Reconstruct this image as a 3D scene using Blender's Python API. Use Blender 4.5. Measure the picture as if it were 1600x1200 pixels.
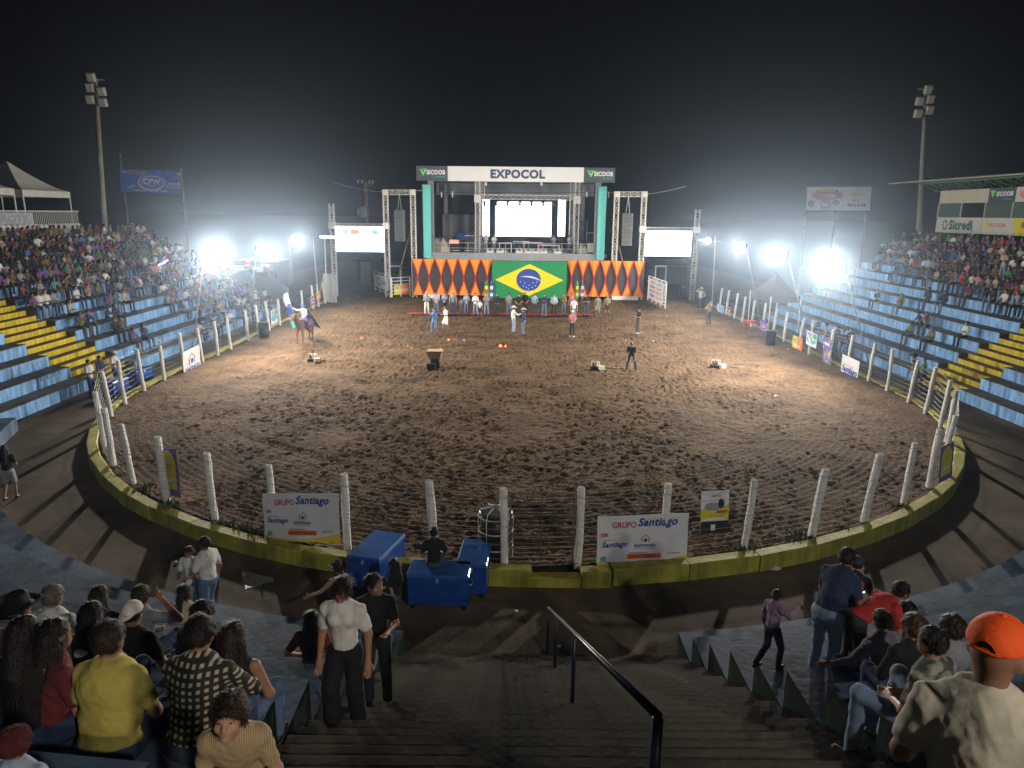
import bpy, math, random
import numpy as np
from mathutils import Vector, Matrix
R = math.radians
sc = bpy.context.scene
col = sc.collection
for o in list(bpy.data.objects): bpy.data.objects.remove(o)

# ---------------------------------------------------------------- camera, sky, exposure
CAM = np.array((-0.5, 0.0, 7.9)); PITCH = R(13.5); ROLL = R(0.6); FPX = 1110.0
F_ = np.array((0, math.cos(PITCH), -math.sin(PITCH)))
R0 = np.array((1.0, 0, 0)); U0 = np.array((0, math.sin(PITCH), math.cos(PITCH)))
RT = R0*math.cos(ROLL) + U0*math.sin(ROLL); UP = -R0*math.sin(ROLL) + U0*math.cos(ROLL)
cam = bpy.data.objects.new('camera', bpy.data.cameras.new('camera')); col.objects.link(cam)
m = Matrix.Identity(4)
for i in range(3): m[i][0], m[i][1], m[i][2], m[i][3] = RT[i], UP[i], -F_[i], CAM[i]
cam.matrix_world = m
cam.data.sensor_width = 36; cam.data.lens = FPX/1600*36; cam.data.clip_end = 3000; cam.data.clip_start = .05
sc.camera = cam
w = bpy.data.worlds.new('World'); sc.world = w; w.use_nodes = True
nt = w.node_tree; sky = nt.nodes.new('ShaderNodeTexSky'); sky.sky_type = 'NISHITA'; sky.sun_disc = False
sky.sun_elevation = R(-4); sky.sun_rotation = R(200)
bg = nt.nodes['Background']; bg.inputs[1].default_value = 0.02
nt.links.new(sky.outputs[0], bg.inputs[0])
vs = sc.view_settings; vs.view_transform = 'Standard'; vs.look = 'None'; vs.exposure = 0.0; vs.gamma = 1; vs.use_curve_mapping = False
sc.cycles.use_denoising = True
sc.cycles.use_adaptive_sampling = True; sc.cycles.adaptive_threshold = .02
sc.cycles.max_bounces = 3; sc.cycles.diffuse_bounces = 1; sc.cycles.glossy_bounces = 1; sc.cycles.transmission_bounces = 2
sc.cycles.volume_bounces = 0; sc.cycles.transparent_max_bounces = 6
sc.cycles.sample_clamp_indirect = 4; sc.cycles.use_light_tree = True
FLOOD_W = 3300.0; SCREEN = 3.8; HAZE_D = 0.0010

def ray(px, py):
    d = F_ + RT*((px-800)/FPX) - UP*((py-600)/FPX); return d
def gp(px, py, z=0.0):                       # photo pixel -> point on the level z
    d = ray(px, py); t = (z-CAM[2])/d[2]; return Vector(CAM + d*t)
def atY(px, py, Y):                          # photo pixel -> point at distance Y
    d = ray(px, py); t = Y/d[1]; return Vector(CAM + d*t)
def atX(px, py, X):
    d = ray(px, py); t = (X-CAM[0])/d[0]; return Vector(CAM + d*t)

# ---------------------------------------------------------------- materials
MATS = {}
def mat(name, c, rough=.8, var=.18, scale=3.0, bump=.0, bscale=20.0, metal=0.0, emit=None, es=0.0, rnd=0.0, spec=.35, streak=0.0):
    if name in MATS: return MATS[name]
    M = bpy.data.materials.new(name); M.use_nodes = True; t = M.node_tree; b = t.nodes['Principled BSDF']
    b.inputs['Roughness'].default_value = rough; b.inputs['Metallic'].default_value = metal
    b.inputs['Specular IOR Level'].default_value = spec
    b.inputs['Base Color'].default_value = (*c, 1)
    tc = t.nodes.new('ShaderNodeTexCoord')
    if var > 0 or rnd > 0:
        n = t.nodes.new('ShaderNodeTexNoise'); n.inputs['Scale'].default_value = scale; n.inputs['Detail'].default_value = 5; n.inputs['Roughness'].default_value = .65
        t.links.new(tc.outputs['Object'], n.inputs['Vector'])
        mr = t.nodes.new('ShaderNodeMapRange'); mr.inputs[1].default_value = .3; mr.inputs[2].default_value = .7
        mr.inputs[3].default_value = 1-var*1.6; mr.inputs[4].default_value = 1+var
        t.links.new(n.outputs['Fac'], mr.inputs[0])
        val = mr.outputs[0]
        if streak > 0:
            mp = t.nodes.new('ShaderNodeMapping'); mp.inputs['Scale'].default_value = (3.2, 3.2, .45); n3 = t.nodes.new('ShaderNodeTexNoise'); n3.inputs['Scale'].default_value = 1.6; n3.inputs['Detail'].default_value = 6
            gm = t.nodes.new('ShaderNodeNewGeometry'); t.links.new(gm.outputs['Position'], mp.inputs[0]); t.links.new(mp.outputs[0], n3.inputs['Vector']); m3 = t.nodes.new('ShaderNodeMapRange')
            m3.inputs[1].default_value = .38; m3.inputs[2].default_value = .62; m3.inputs[3].default_value = 1-streak; m3.inputs[4].default_value = 1.06
            mu3 = t.nodes.new('ShaderNodeMath'); mu3.operation = 'MULTIPLY'; t.links.new(n3.outputs['Fac'], m3.inputs[0]); t.links.new(val, mu3.inputs[0]); t.links.new(m3.outputs[0], mu3.inputs[1]); val = mu3.outputs[0]
        if rnd > 0:
            oi = t.nodes.new('ShaderNodeObjectInfo'); m2 = t.nodes.new('ShaderNodeMapRange')
            m2.inputs[3].default_value = 1-rnd; m2.inputs[4].default_value = 1+rnd
            t.links.new(oi.outputs['Random'], m2.inputs[0])
            mu = t.nodes.new('ShaderNodeMath'); mu.operation = 'MULTIPLY'
            t.links.new(val, mu.inputs[0]); t.links.new(m2.outputs[0], mu.inputs[1]); val = mu.outputs[0]
        vm = t.nodes.new('ShaderNodeVectorMath'); vm.operation = 'SCALE'; vm.inputs[0].default_value = c
        t.links.new(val, vm.inputs['Scale']); t.links.new(vm.outputs[0], b.inputs['Base Color'])
    if bump > 0:
        n2 = t.nodes.new('ShaderNodeTexNoise'); n2.inputs['Scale'].default_value = bscale; n2.inputs['Detail'].default_value = 4
        t.links.new(tc.outputs['Object'], n2.inputs['Vector'])
        bp = t.nodes.new('ShaderNodeBump'); bp.inputs['Strength'].default_value = bump; bp.inputs['Distance'].default_value = .03
        t.links.new(n2.outputs['Fac'], bp.inputs['Height']); t.links.new(bp.outputs[0], b.inputs['Normal'])
    if emit:
        b.inputs['Emission Color'].default_value = (*emit, 1); b.inputs['Emission Strength'].default_value = es
    MATS[name] = M; return M
def cloth(c, key=None):
    k = key or 'cloth_%.2f_%.2f_%.2f' % c
    return mat(k, c, .9, .14, 6, .35, 9)

# ---------------------------------------------------------------- meshes and objects
class MB:
    def __init__(s): s.v = []; s.f = []; s.mi = []
    def add(s, vs, fs, mi=0):
        o = len(s.v); s.v += [tuple(p) for p in vs]; s.f += [tuple(i+o for i in f) for f in fs]; s.mi += [mi]*len(fs); return s
    def box(s, c, sz, rot=None, mi=0, taper=1.0):
        x, y, z = sz[0]/2, sz[1]/2, sz[2]/2
        P = [(-x,-y,-z),(x,-y,-z),(x,y,-z),(-x,y,-z),(-x*taper,-y*taper,z),(x*taper,-y*taper,z),(x*taper,y*taper,z),(-x*taper,y*taper,z)]
        if rot is not None:
            if isinstance(rot, (int, float)): rot = Matrix.Rotation(rot, 3, 'Z')
            P = [rot @ Vector(p) for p in P]
        P = [(p[0]+c[0], p[1]+c[1], p[2]+c[2]) for p in P]
        return s.add(P, [(3,2,1,0),(4,5,6,7),(0,1,5,4),(1,2,6,5),(2,3,7,6),(3,0,4,7)], mi)
    def rbox(s, c, sz, b=.02, rot=None, mi=0):          # box with chamfered edges
        x, y, z = sz[0]/2, sz[1]/2, sz[2]/2; P = []
        for zz, k in ((-z, b), (-z+b, 0), (z-b, 0), (z, b)):
            xx, yy = x-k, y-k
            P += [(-xx+b,-yy,zz),(xx-b,-yy,zz),(xx,-yy+b,zz),(xx,yy-b,zz),(xx-b,yy,zz),(-xx+b,yy,zz),(-xx,yy-b,zz),(-xx,-yy+b,zz)]
        Fs = [tuple(range(7,-1,-1)), tuple(range(24,32))]
        for r in range(3):
            for i in range(8): Fs.append((r*8+i, r*8+(i+1)%8, r*8+8+(i+1)%8, r*8+8+i))
        if rot is not None:
            if isinstance(rot, (int, float)): rot = Matrix.Rotation(rot, 3, 'Z')
            P = [rot @ Vector(p) for p in P]
        return s.add([(p[0]+c[0], p[1]+c[1], p[2]+c[2]) for p in P], Fs, mi)
    def beam(s, a, b, w, h=None, mi=0):
        a, b = Vector(a), Vector(b); h = h or w; d = (b-a)
        if d.length < 1e-6: return s
        q = d.to_track_quat('Z', 'Y').to_matrix()
        return s.box((a+b)/2, (w, h, d.length), q, mi)
    def tube(s, pts, r, n=8, mi=0, caps=True):
        pts = [Vector(p) for p in pts]; rs = r if isinstance(r, (list, tuple)) else [r]*len(pts); P = []; Fs = []
        for i, p in enumerate(pts):
            d = (pts[min(i+1, len(pts)-1)] - pts[max(i-1, 0)]); q = d.to_track_quat('Z', 'Y')
            for k in range(n):
                a = 2*math.pi*k/n; P.append(p + q @ Vector((math.cos(a)*rs[i], math.sin(a)*rs[i], 0)))
        for i in range(len(pts)-1):
            for k in range(n): Fs.append((i*n+k, i*n+(k+1)%n, (i+1)*n+(k+1)%n, (i+1)*n+k))
        if caps: Fs += [tuple(range(n-1, -1, -1)), tuple(range((len(pts)-1)*n, len(pts)*n))]
        return s.add(P, Fs, mi)
    def lathe(s, prof, c=(0,0,0), n=16, mi=0):
        P = []; Fs = []
        for r, z in prof:
            for k in range(n):
                a = 2*math.pi*k/n; P.append((c[0]+r*math.cos(a), c[1]+r*math.sin(a), c[2]+z))
        for i in range(len(prof)-1):
            for k in range(n): Fs.append((i*n+k, i*n+(k+1)%n, (i+1)*n+(k+1)%n, (i+1)*n+k))
        Fs += [tuple(range(n-1, -1, -1)), tuple(range((len(prof)-1)*n, len(prof)*n))]
        return s.add(P, Fs, mi)
    def prism(s, base, up, mi=0):                        # base polygon (points) extruded by vector
        n = len(base); u = Vector(up); P = [Vector(p) for p in base]; P += [p+u for p in P]
        return s.add(P, [tuple(range(n-1, -1, -1)), tuple(range(n, 2*n))] + [(i, (i+1) % n, n+(i+1) % n, n+i) for i in range(n)], mi)
    def grid(s, fn, nu, nv, mi=0):
        P = [fn(i/nu, j/nv) for j in range(nv+1) for i in range(nu+1)]
        return s.add(P, [(j*(nu+1)+i, j*(nu+1)+i+1, (j+1)*(nu+1)+i+1, (j+1)*(nu+1)+i) for j in range(nv) for i in range(nu)], mi)
    def mesh(s, name, mats, shift=(0,0,0), smooth=False):
        me = bpy.data.meshes.new(name); sx, sy, sz = shift
        me.from_pydata([(x-sx, y-sy, z-sz) for x, y, z in s.v], [], s.f)
        for M in (mats if isinstance(mats, (list, tuple)) else [mats]): me.materials.append(M)
        if any(s.mi): me.polygons.foreach_set('material_index', s.mi)
        if smooth: me.polygons.foreach_set('use_smooth', [True]*len(s.f))
        me.update(); return me
    def build(s, name, mats, parent=None, smooth=False, local=False):
        if local or not s.v: c = Vector((0, 0, 0))
        else:
            a = np.array(s.v); lo, hi = a.min(0), a.max(0); c = Vector(((lo[0]+hi[0])/2, (lo[1]+hi[1])/2, lo[2]))
        ob = bpy.data.objects.new(name, s.mesh(name, mats, c, smooth)); col.objects.link(ob)
        ob.location = c
        if parent is not None:
            ob.parent = parent
            if not local:
                p = Vector((0, 0, 0)); q = parent
                while q is not None: p = p + q.location; q = q.parent
                ob.location = c - p
        return ob
def tag(o, label, cat=None, group=None, kind=None):
    if label: o['label'] = label
    if cat: o['category'] = cat
    if group: o['group'] = group
    if kind: o['kind'] = kind
    return o
def thing(name, loc, label, cat, group=None, rz=0.0):
    o = bpy.data.objects.new(name, None); col.objects.link(o); o.location = Vector(loc); o.rotation_euler.z = rz
    o.empty_display_size = .3
    return tag(o, label, cat, group)
def npmesh(name, V, Q, mats, mi=None, smooth=True):
    me = bpy.data.meshes.new(name); V = np.asarray(V, np.float32); Q = np.asarray(Q, np.int32)
    me.vertices.add(len(V)); me.vertices.foreach_set('co', V.ravel())
    k = Q.shape[1]
    me.loops.add(Q.size); me.loops.foreach_set('vertex_index', Q.ravel())
    me.polygons.add(len(Q)); me.polygons.foreach_set('loop_start', np.arange(0, Q.size, k, dtype=np.int32))
    me.polygons.foreach_set('loop_total', np.full(len(Q), k, np.int32))
    for M in (mats if isinstance(mats, (list, tuple)) else [mats]): me.materials.append(M)
    if mi is not None: me.polygons.foreach_set('material_index', np.asarray(mi, np.int32))
    me.polygons.foreach_set('use_smooth', np.full(len(Q), smooth))
    me.update(calc_edges=True); return me
def link(name, me, parent=None, loc=(0,0,0)):
    o = bpy.data.objects.new(name, me); col.objects.link(o); o.location = loc; o.parent = parent; return o

# ---------------------------------------------------------------- flat print: lettering and logos
TXT = {}
def text_data(s, bold=0.0, shear=0.0):
    k = (s, bold, shear)
    if k not in TXT:
        cu = bpy.data.curves.new('lettering', 'FONT'); cu.body = s; cu.size = 1; cu.offset = bold; cu.shear = shear; cu.resolution_u = 3; cu.space_character = 1+bold*2.2
        ob = bpy.data.objects.new('lettering', cu); col.objects.link(ob)
        dg = bpy.context.evaluated_depsgraph_get(); me = bpy.data.meshes.new_from_object(ob.evaluated_get(dg))
        V = np.array([v.co[:2] for v in me.vertices]); Fs = [tuple(p.vertices) for p in me.polygons]
        bpy.data.objects.remove(ob); bpy.data.meshes.remove(me); bpy.data.curves.remove(cu)
        lo, hi = V.min(0), V.max(0); V = (V-lo)/(hi-lo)
        TXT[k] = (V, Fs)
    return TXT[k]
class Sheet:
    """a printed sheet: corners given as lower-left, lower-right, upper-left in the world; print is laid on it in sheet units 0..1"""
    def __init__(s, bl, br, tl, amp=0.0, seed=0, nrm=None):
        s.o = Vector(bl); s.r = Vector(br)-s.o; s.u = Vector(tl)-s.o; s.n = s.r.cross(s.u).normalized()
        s.amp = amp; s.seed = seed
    def p(s, u, v, lift=0.0):
        a = s.amp*(math.sin(u*7+s.seed)*math.cos(v*5+s.seed*2)+.6*math.sin(u*15+v*9+s.seed)) if s.amp else 0
        return s.o + s.r*u + s.u*v + s.n*(a+lift)
    def sheet(s, name, mats, parent=None, nu=None, nv=None, thick=.006):
        nu = nu or (14 if s.amp else 1); nv = nv or (8 if s.amp else 1)
        b = MB(); b.grid(lambda u, v: s.p(u, v), nu, nv); b.grid(lambda u, v: s.p(1-u, v, -thick), nu, nv)
        return b.build(name, mats, parent, smooth=bool(s.amp))
    def poly(s, pts, M, parent, name='print', lift=.006):
        b = MB(); b.add([s.p(u, v, lift) for u, v in pts], [tuple(range(len(pts)))]); return b.build(name, M, parent)
    def rect(s, u0, v0, u1, v1, M, parent, name='print', lift=.006, n=6):
        b = MB(); b.grid(lambda a, c: s.p(u0+(u1-u0)*a, v0+(v1-v0)*c, lift), n, n); return b.build(name, M, parent)
    def text(s, t, u0, v0, u1, v1, M, parent, bold=.02, shear=0, lift=.012):
        V, Fs = text_data(t, bold, shear)
        b = MB(); b.add([s.p(u0+(u1-u0)*x, v0+(v1-v0)*y, lift) for x, y in V], Fs); return b.build('lettering', M, parent)
    def ring(s, u, v, ru, rv, w_, M, parent, a0=0, a1=360, lift=.008, rot=0, name='print'):
        b = MB(); n = 28; P = []
        for i in range(n+1):
            a = R(a0+(a1-a0)*i/n); k = math.sin(math.pi*i/n) if a1-a0 < 360 else 1
            for rr in (1, 1-w_*k):
                x, y = ru*rr*math.cos(a), rv*rr*math.sin(a)
                P.append(s.p(u+x*math.cos(rot)-y*math.sin(rot), v+x*math.sin(rot)+y*math.cos(rot), lift))
        b.add(P, [(2*i, 2*i+2, 2*i+3, 2*i+1) for i in range(n)]); return b.build(name, M, parent)
    def disc(s, u, v, ru, rv, M, parent, lift=.008, name='print'):
        return s.poly([(u+ru*math.cos(R(a)), v+rv*math.sin(R(a))) for a in range(0, 360, 15)], M, parent, name, lift)

# value noise for displacement
def vnoise(x, y, scale, seed):
    rg = np.random.RandomState(seed); T = rg.rand(256, 256); x = x/scale; y = y/scale
    xi = np.floor(x).astype(int); yi = np.floor(y).astype(int); fx = x-xi; fy = y-yi
    fx = fx*fx*(3-2*fx); fy = fy*fy*(3-2*fy); g = lambda a, b: T[a % 256, b % 256]
    return (g(xi, yi)*(1-fx)+g(xi+1, yi)*fx)*(1-fy)+(g(xi, yi+1)*(1-fx)+g(xi+1, yi+1)*fx)*fy
rnd = random.Random(5)
ORD = ['first','second','third','fourth','fifth','sixth','seventh','eighth','ninth','tenth','eleventh','twelfth','thirteenth','fourteenth','fifteenth','sixteenth','seventeenth','eighteenth','nineteenth','twentieth']
ORD += ['twenty-'+x for x in ORD[:9]] + ['thirtieth'] + ['thirty-'+x for x in ORD[:9]] + ['fortieth'] + ['forty-'+x for x in ORD[:9]] + ['fiftieth'] + ['fifty-'+x for x in ORD[:9]]
# ================================================================ the setting
CX, CY = 0.0, 32.0            # centre of the rounded near end of the ring
RF, RK0, RK1, RT0 = 16.95, 17.15, 17.5, 20.2   # fence, kerb inner/outer, first tier
WZ = -.3                      # walkway level
TD, TH = .95, .52             # tier depth and rise
M_soil = mat('arena_soil', (.112, .068, .036), .95, .34, .55, 1.0, 11, spec=.15)
_t = M_soil.node_tree; _b = _t.nodes['Principled BSDF']; _src = _b.inputs['Base Color'].links[0].from_socket        # fine crumbs: light and dark soil
_n = _t.nodes.new('ShaderNodeTexNoise'); _n.inputs['Scale'].default_value = 7.5; _n.inputs['Detail'].default_value = 6; _n.inputs['Roughness'].default_value = .7
_t.links.new([n for n in _t.nodes if n.type == 'TEX_COORD'][0].outputs['Object'], _n.inputs['Vector']); _m = _t.nodes.new('ShaderNodeMapRange'); _m.inputs[1].default_value = .36; _m.inputs[2].default_value = .64; _m.inputs[3].default_value = .64; _m.inputs[4].default_value = 1.25
_v = _t.nodes.new('ShaderNodeVectorMath'); _v.operation = 'SCALE'; _t.links.new(_n.outputs['Fac'], _m.inputs[0]); _t.links.new(_src, _v.inputs[0]); _t.links.new(_m.outputs[0], _v.inputs['Scale']); _t.links.new(_v.outputs[0], _b.inputs['Base Color'])
for _x in _t.nodes:
    if _x.type == 'BUMP': _x.inputs['Distance'].default_value = .06
M_dust = mat('trodden_earth', (.028, .027, .021), .95, .3, .4, .3, 8)
M_conc = mat('stained_concrete', (.14, .10, .062), .85, .46, .45, .3, 12, streak=.0)
M_tread = mat('bare_concrete', (.15, .142, .13), .85, .35, 1.1, .25, 12)
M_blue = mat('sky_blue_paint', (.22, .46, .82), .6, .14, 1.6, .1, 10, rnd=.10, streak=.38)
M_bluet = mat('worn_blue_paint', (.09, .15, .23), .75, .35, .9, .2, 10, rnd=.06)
M_yel = mat('yellow_paint', (.66, .50, .015), .6, .14, 1.5, .1, 10, rnd=.08, streak=.35)
M_yel2 = mat('dull_yellow_paint', (.40, .37, .05), .7, .26, 1.2, .2, 14, rnd=.10, streak=.26)
M_brown = mat('brown_cement', (.16, .10, .05), .85, .3, 2, .1, 10)
M_step = mat('worn_stair_cement', (.075, .064, .045), .85, .5, .9, .12, 14)
M_tend = mat('mossy_cement', (.018, .03, .025), .9, .4, 2, .2, 12, spec=.04)
M_steel = mat('galvanised_steel', (.55, .56, .54), .45, .12, 3, metal=.6)
M_alu = mat('truss_aluminium', (.72, .71, .66), .45, .1, 3, metal=.25)
M_wire = mat('fence_wire', (.42, .42, .41), .6, .1, 3, metal=.2)
M_post = mat('whitewashed_timber', (.82, .81, .77), .85, .16, 2.2, .5, 16, rnd=.08)
M_pole = mat('weathered_pipe', (.26, .25, .22), .6, .2, 3, metal=.2)
M_dark = mat('dark_metal', (.025, .027, .03), .5, .1, 3)
M_black = mat('black_plastic', (.012, .012, .014), .45, .1, 3)
M_white = mat('white_paint', (.74, .74, .72), .6, .08, 2)
M_dkblue = mat('dark_blue_paint', (.012, .016, .04), .35, .2, 4, .1, 20)
M_wood = mat('grey_pole_timber', (.24, .19, .15), .9, .3, 2, .4, 10)

def stadium(n_arc, y_end, rad, y_step=1.0):              # outline from far left, round the near end, to far right
    P = []; y = y_end
    while y > CY+.01: P.append((-rad, y)); y -= y_step
    for i in range(n_arc+1):
        a = math.pi + math.pi*i/n_arc; P.append((CX+rad*math.cos(a), CY+rad*math.sin(a)))
    y = CY+y_step
    while y <= y_end: P.append((rad, y)); y += y_step
    return P

# wide ground to the horizon
b = MB(); n = 20
b.grid(lambda u, v: (-900+1800*u, -300+1800*v, WZ-.06), 30, 30)
o = tag(b.build('ground', M_dust), 'dark bare earth around the arena', 'ground', kind='structure')

# arena soil: displaced by hoof prints and harrow lines
ys = [14.6]
while ys[-1] < 70: ys.append(ys[-1] + max(.055, .0042*(ys[-1]-2)))
ys = np.array(ys); xs = np.arange(-17.2, 17.21, .085)
X, Y = np.meshgrid(xs, ys); Xj = X + (vnoise(X, Y, .11, 3)-.5)*.04
rad = np.where(Y < CY, np.hypot(X, Y-CY), np.abs(X))
h = (vnoise(X, Y, 2.6, 1)-.5)*.09 + (vnoise(X, Y, .7, 2)-.5)*.02
c1 = vnoise(X, Y, .24, 4); c2 = vnoise(X, Y, .15, 5); c3 = vnoise(X, Y, .085, 6)
lump = np.clip((c1-.45)*2.4, 0, 1)*.025 + (c2-.5)*.045 + (c3-.5)*.055
pit = np.clip((vnoise(X+9, Y*1.0, .26, 7)-.66)*4, 0, 1)*-.02
edge = np.clip((rad-9.5)/4, 0, 1)*np.clip((30-Y)/6, 0, 1)
phase = rad*2*math.pi/.25 + (vnoise(X, Y, 3, 8)-.5)*5
harrow = np.maximum(np.sin(phase), -.35)*.032
h += lump*(1-.65*edge) + pit*(1-.7*edge) + harrow*edge*(.4+vnoise(X, Y, 1.5, 9))
# wheel tracks: two bands pressed with a chevron tread
for (ax, ay, bx, by, wd) in ((2.2, 15.6, 4.2, 22.0, .28), (4.9, 16.2, 4.6, 21.5, .28), (-3.4, 17.6, 1.2, 20.4, .28), (-11.5, 26, -3, 19.2, .25)):
    L = math.hypot(bx-ax, by-ay); ux, uy = (bx-ax)/L, (by-ay)/L
    s_ = (X-ax)*ux+(Y-ay)*uy; q_ = (X-ax)*-uy+(Y-ay)*ux + .35*np.sin(s_*.55)
    msk = np.clip((wd-np.abs(q_))/.06, 0, 1)*np.clip(s_/.8, 0, 1)*np.clip((L-s_)/.8, 0, 1)
    tread = np.where(np.sin((s_+np.abs(q_)*.9)*2*math.pi/.24) > 0, .035, -.03)
    h = h*(1-msk*.8) + msk*(tread-.01)
rs = np.random.RandomState(21)                                 # single hoof prints: a dent with a pushed-up rim
HX = rs.uniform(-16, 16, 24000); HY = 15.2+51*rs.rand(24000)**1.15; HR = np.where(HY < CY, np.hypot(HX, HY-CY), np.abs(HX)); ok = (vnoise(HX, HY, 3.5, 31) > .12+.22*rs.rand(24000)) & ((HR < 11.5) | (rs.rand(24000) < .35) | (HY > 33))
for hx, hy, hr, hd in zip(HX[ok], HY[ok], rs.uniform(.07, .14, ok.sum()), rs.uniform(.014, .040, ok.sum())*np.clip(.8+HY[ok]/60, 1, 1.7)):
    i0, i1 = np.searchsorted(ys, (hy-hr*1.9, hy+hr*1.9)); j0, j1 = np.searchsorted(xs, (hx-hr*1.9, hx+hr*1.9))
    if i1 <= i0 or j1 <= j0: continue
    dd = np.hypot(X[i0:i1, j0:j1]-hx, (Y[i0:i1, j0:j1]-hy)*.85)/hr
    h[i0:i1, j0:j1] += hd*(-np.clip(1.1-dd*dd, 0, 1.1)+.75*np.exp(-((dd-1.35)/.3)**2))
h = h + np.clip((rad-16.2)/1.0, 0, 1)*.06
V = np.stack([Xj, Y, h], -1).reshape(-1, 3); nx = len(xs); ny = len(ys)
ii = (np.arange(ny-1)[:, None]*nx+np.arange(nx-1)[None]); keep = (rad[:-1, :-1] < 17.12) | (Y[:-1, :-1] > 60)
ii = ii[keep]; Q = np.stack([ii, ii+1, ii+nx+1, ii+nx], -1)
o = link('arena_ground', npmesh('arena_ground', V, Q, M_soil)); tag(o, 'hoof-printed brown soil of the rodeo ring', 'ground', kind='structure')
b = MB(); b.grid(lambda u, v: (-30+60*u, 69.3+50*v, -.03), 4, 4)
tag(b.build('yard_ground', mat('reddish_yard', (.14, .07, .05), .95, .3, .5)), 'reddish bare ground behind the ring', 'ground', kind='structure')

# walkway
b = MB(); A = stadium(60, 75, RK1-.1); B = stadium(60, 75, RT0+.4)
b.add([(x, y, WZ) for x, y in A]+[(x, y, WZ) for x, y in B], [(i, i+1, len(A)+i+1, len(A)+i)[::-1] for i in range(len(A)-1)])
tag(b.build('walkway', M_conc), 'stained concrete walkway between kerb and stands', 'path', kind='structure')
# kerb: cast blocks with open joints
kerb = thing('kerb', (0, 14.6, WZ), 'dull yellow painted kerb curving round the near end of the ring', 'kerb'); kerb['kind'] = 'structure'
def kerb_blocks():
    pts = stadium(30, 66, 1.0, 1.9)     # unit outline, scaled radially below
    for i in range(len(pts)-1):
        def rr(k, r):
            x, y = pts[k]
            if y > CY+.01 or abs(abs(x)-1) < 1e-6: return (r*(1 if x > 0 else -1), max(y, CY))
            return (CX+(x-CX)*r, CY+(y-CY)*r)
        dj = .012; j = rnd.uniform(-.018, .018); t = rnd.uniform(-.01, .012)
        a0, a1 = Vector(rr(i, RK0+j)), Vector(rr(i+1, RK0+j)); c0, c1 = Vector(rr(i, RK1+j)), Vector(rr(i+1, RK1+j))
        d = (a1-a0).normalized()*dj; a0 += d; a1 -= d; c0 += d; c1 -= d
        mid = (c0+c1)/2
        if mid.y < CY and -.55 < mid.x < .95 and mid.y < 20: continue   # opening at the gate
        z1 = .1+t; b = MB(); ch = .03
        P = []
        for (p, q) in ((a0, c0), (a1, c1)):
            n = (q-p).normalized()
            P += [(*p, WZ-.05), (*q, WZ-.05), (*q, z1-ch), (*(q-n*ch), z1), (*(p+n*ch), z1), (*p, z1-ch)]
        b.add(P, [(0,1,2,3,4,5), (11,10,9,8,7,6)] + [(k, 6+k, 6+(k+1)%6, (k+1)%6) for k in range(6)])
        b.build('kerb_block', M_yel2, kerb)
kerb_blocks()
b = MB(); b.box((.26, 14.66, WZ+.09), (1.68, .3, .28)); b.build('sill', M_yel2, kerb)
b = MB(); b.rbox((1.44, 14.675, WZ+.18), (.68, .34, .44), .03, R(4)); b.build('kerb_block', M_yel2, kerb)

# ---------------------------------------------------------------- stands
def side_stand(sgn, label, y0, y1, ntier, st0, st1):
    root = thing('grandstand', (sgn*RT0, (y0+y1)/2, WZ), label, 'grandstand')
    for n in range(ntier):
        x0 = sgn*(RT0+TD*n); x1 = sgn*(RT0+TD*(n+1)+.02); zt = WZ+TH*(n+1)
        lo, hi = min(x0, x1), max(x0, x1)
        t = MB()
        for (ya, yb) in ((y0, st0), (st1, y1)):
            t.box(((lo+hi)/2+sgn*.02, (ya+yb)/2, zt-.8), (hi-lo, yb-ya, 1.6))
        tier = t.build('tier', [M_tread], root)
        for (ya, yb) in ((y0, st0), (st1, y1)):
            L = yb-ya; k = max(1, round(L/2.0)) if n < 8 else max(1, round(L/7))
            for i in range(k):
                pa, pb = ya+L*i/k+.006, ya+L*(i+1)/k-.006
                p = MB(); p.box((x0+sgn*.012, (pa+pb)/2, zt-TH/2-.012), (.03, pb-pa, TH-.03))
                p.build('riser_panel', M_blue, tier)
            e = MB()                                        # bare end of the tier, beside the stairs
        for ya, s2 in ((st1, -1), (st0, 1)):
            e = MB(); e.box(((lo+hi)/2, ya+s2*.008, zt-.42), (hi-lo-.03, .02, .8)); e.build('tier_end', M_brown, tier)
    stair = MB(); stair.box((sgn*(RT0+TD*ntier/2), (st0+st1)/2, WZ+.02), (TD*ntier, st1-st0-.03, .04)); stair = stair.build('stair', M_brown, root)
    for k in range(ntier*2):
        xa = sgn*(RT0+TD*.5*k); zt = WZ+TH*.5*(k+1); hw = (st1-st0)/2-.03; yc = (st0+st1)/2
        s_ = MB(); xb = xa+sgn*(TD/2+.02); A = [(xa, yc-hw, zt-.25), (xa, yc+hw, zt-.25), (xa, yc+hw, zt), (xa, yc-hw, zt), (xb, yc+hw, zt), (xb, yc-hw, zt)]
        f1, f2 = (0, 1, 2, 3), (3, 2, 4, 5)
        if sgn < 0: f1, f2 = f1, f2
        s_.add(A, [f1]); s_.add(A, [f2], 1); s_.build('step', [M_yel, M_brown], stair)
    return root
side_stand(-1, 'long blue tiered grandstand with yellow stairs under the white tents', 24.2, 60.0, 12, 32.4, 36.2)
side_stand(1, 'long blue tiered grandstand with yellow stairs below the press box', 24.2, 58.5, 12, 32.0, 35.4)
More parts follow.
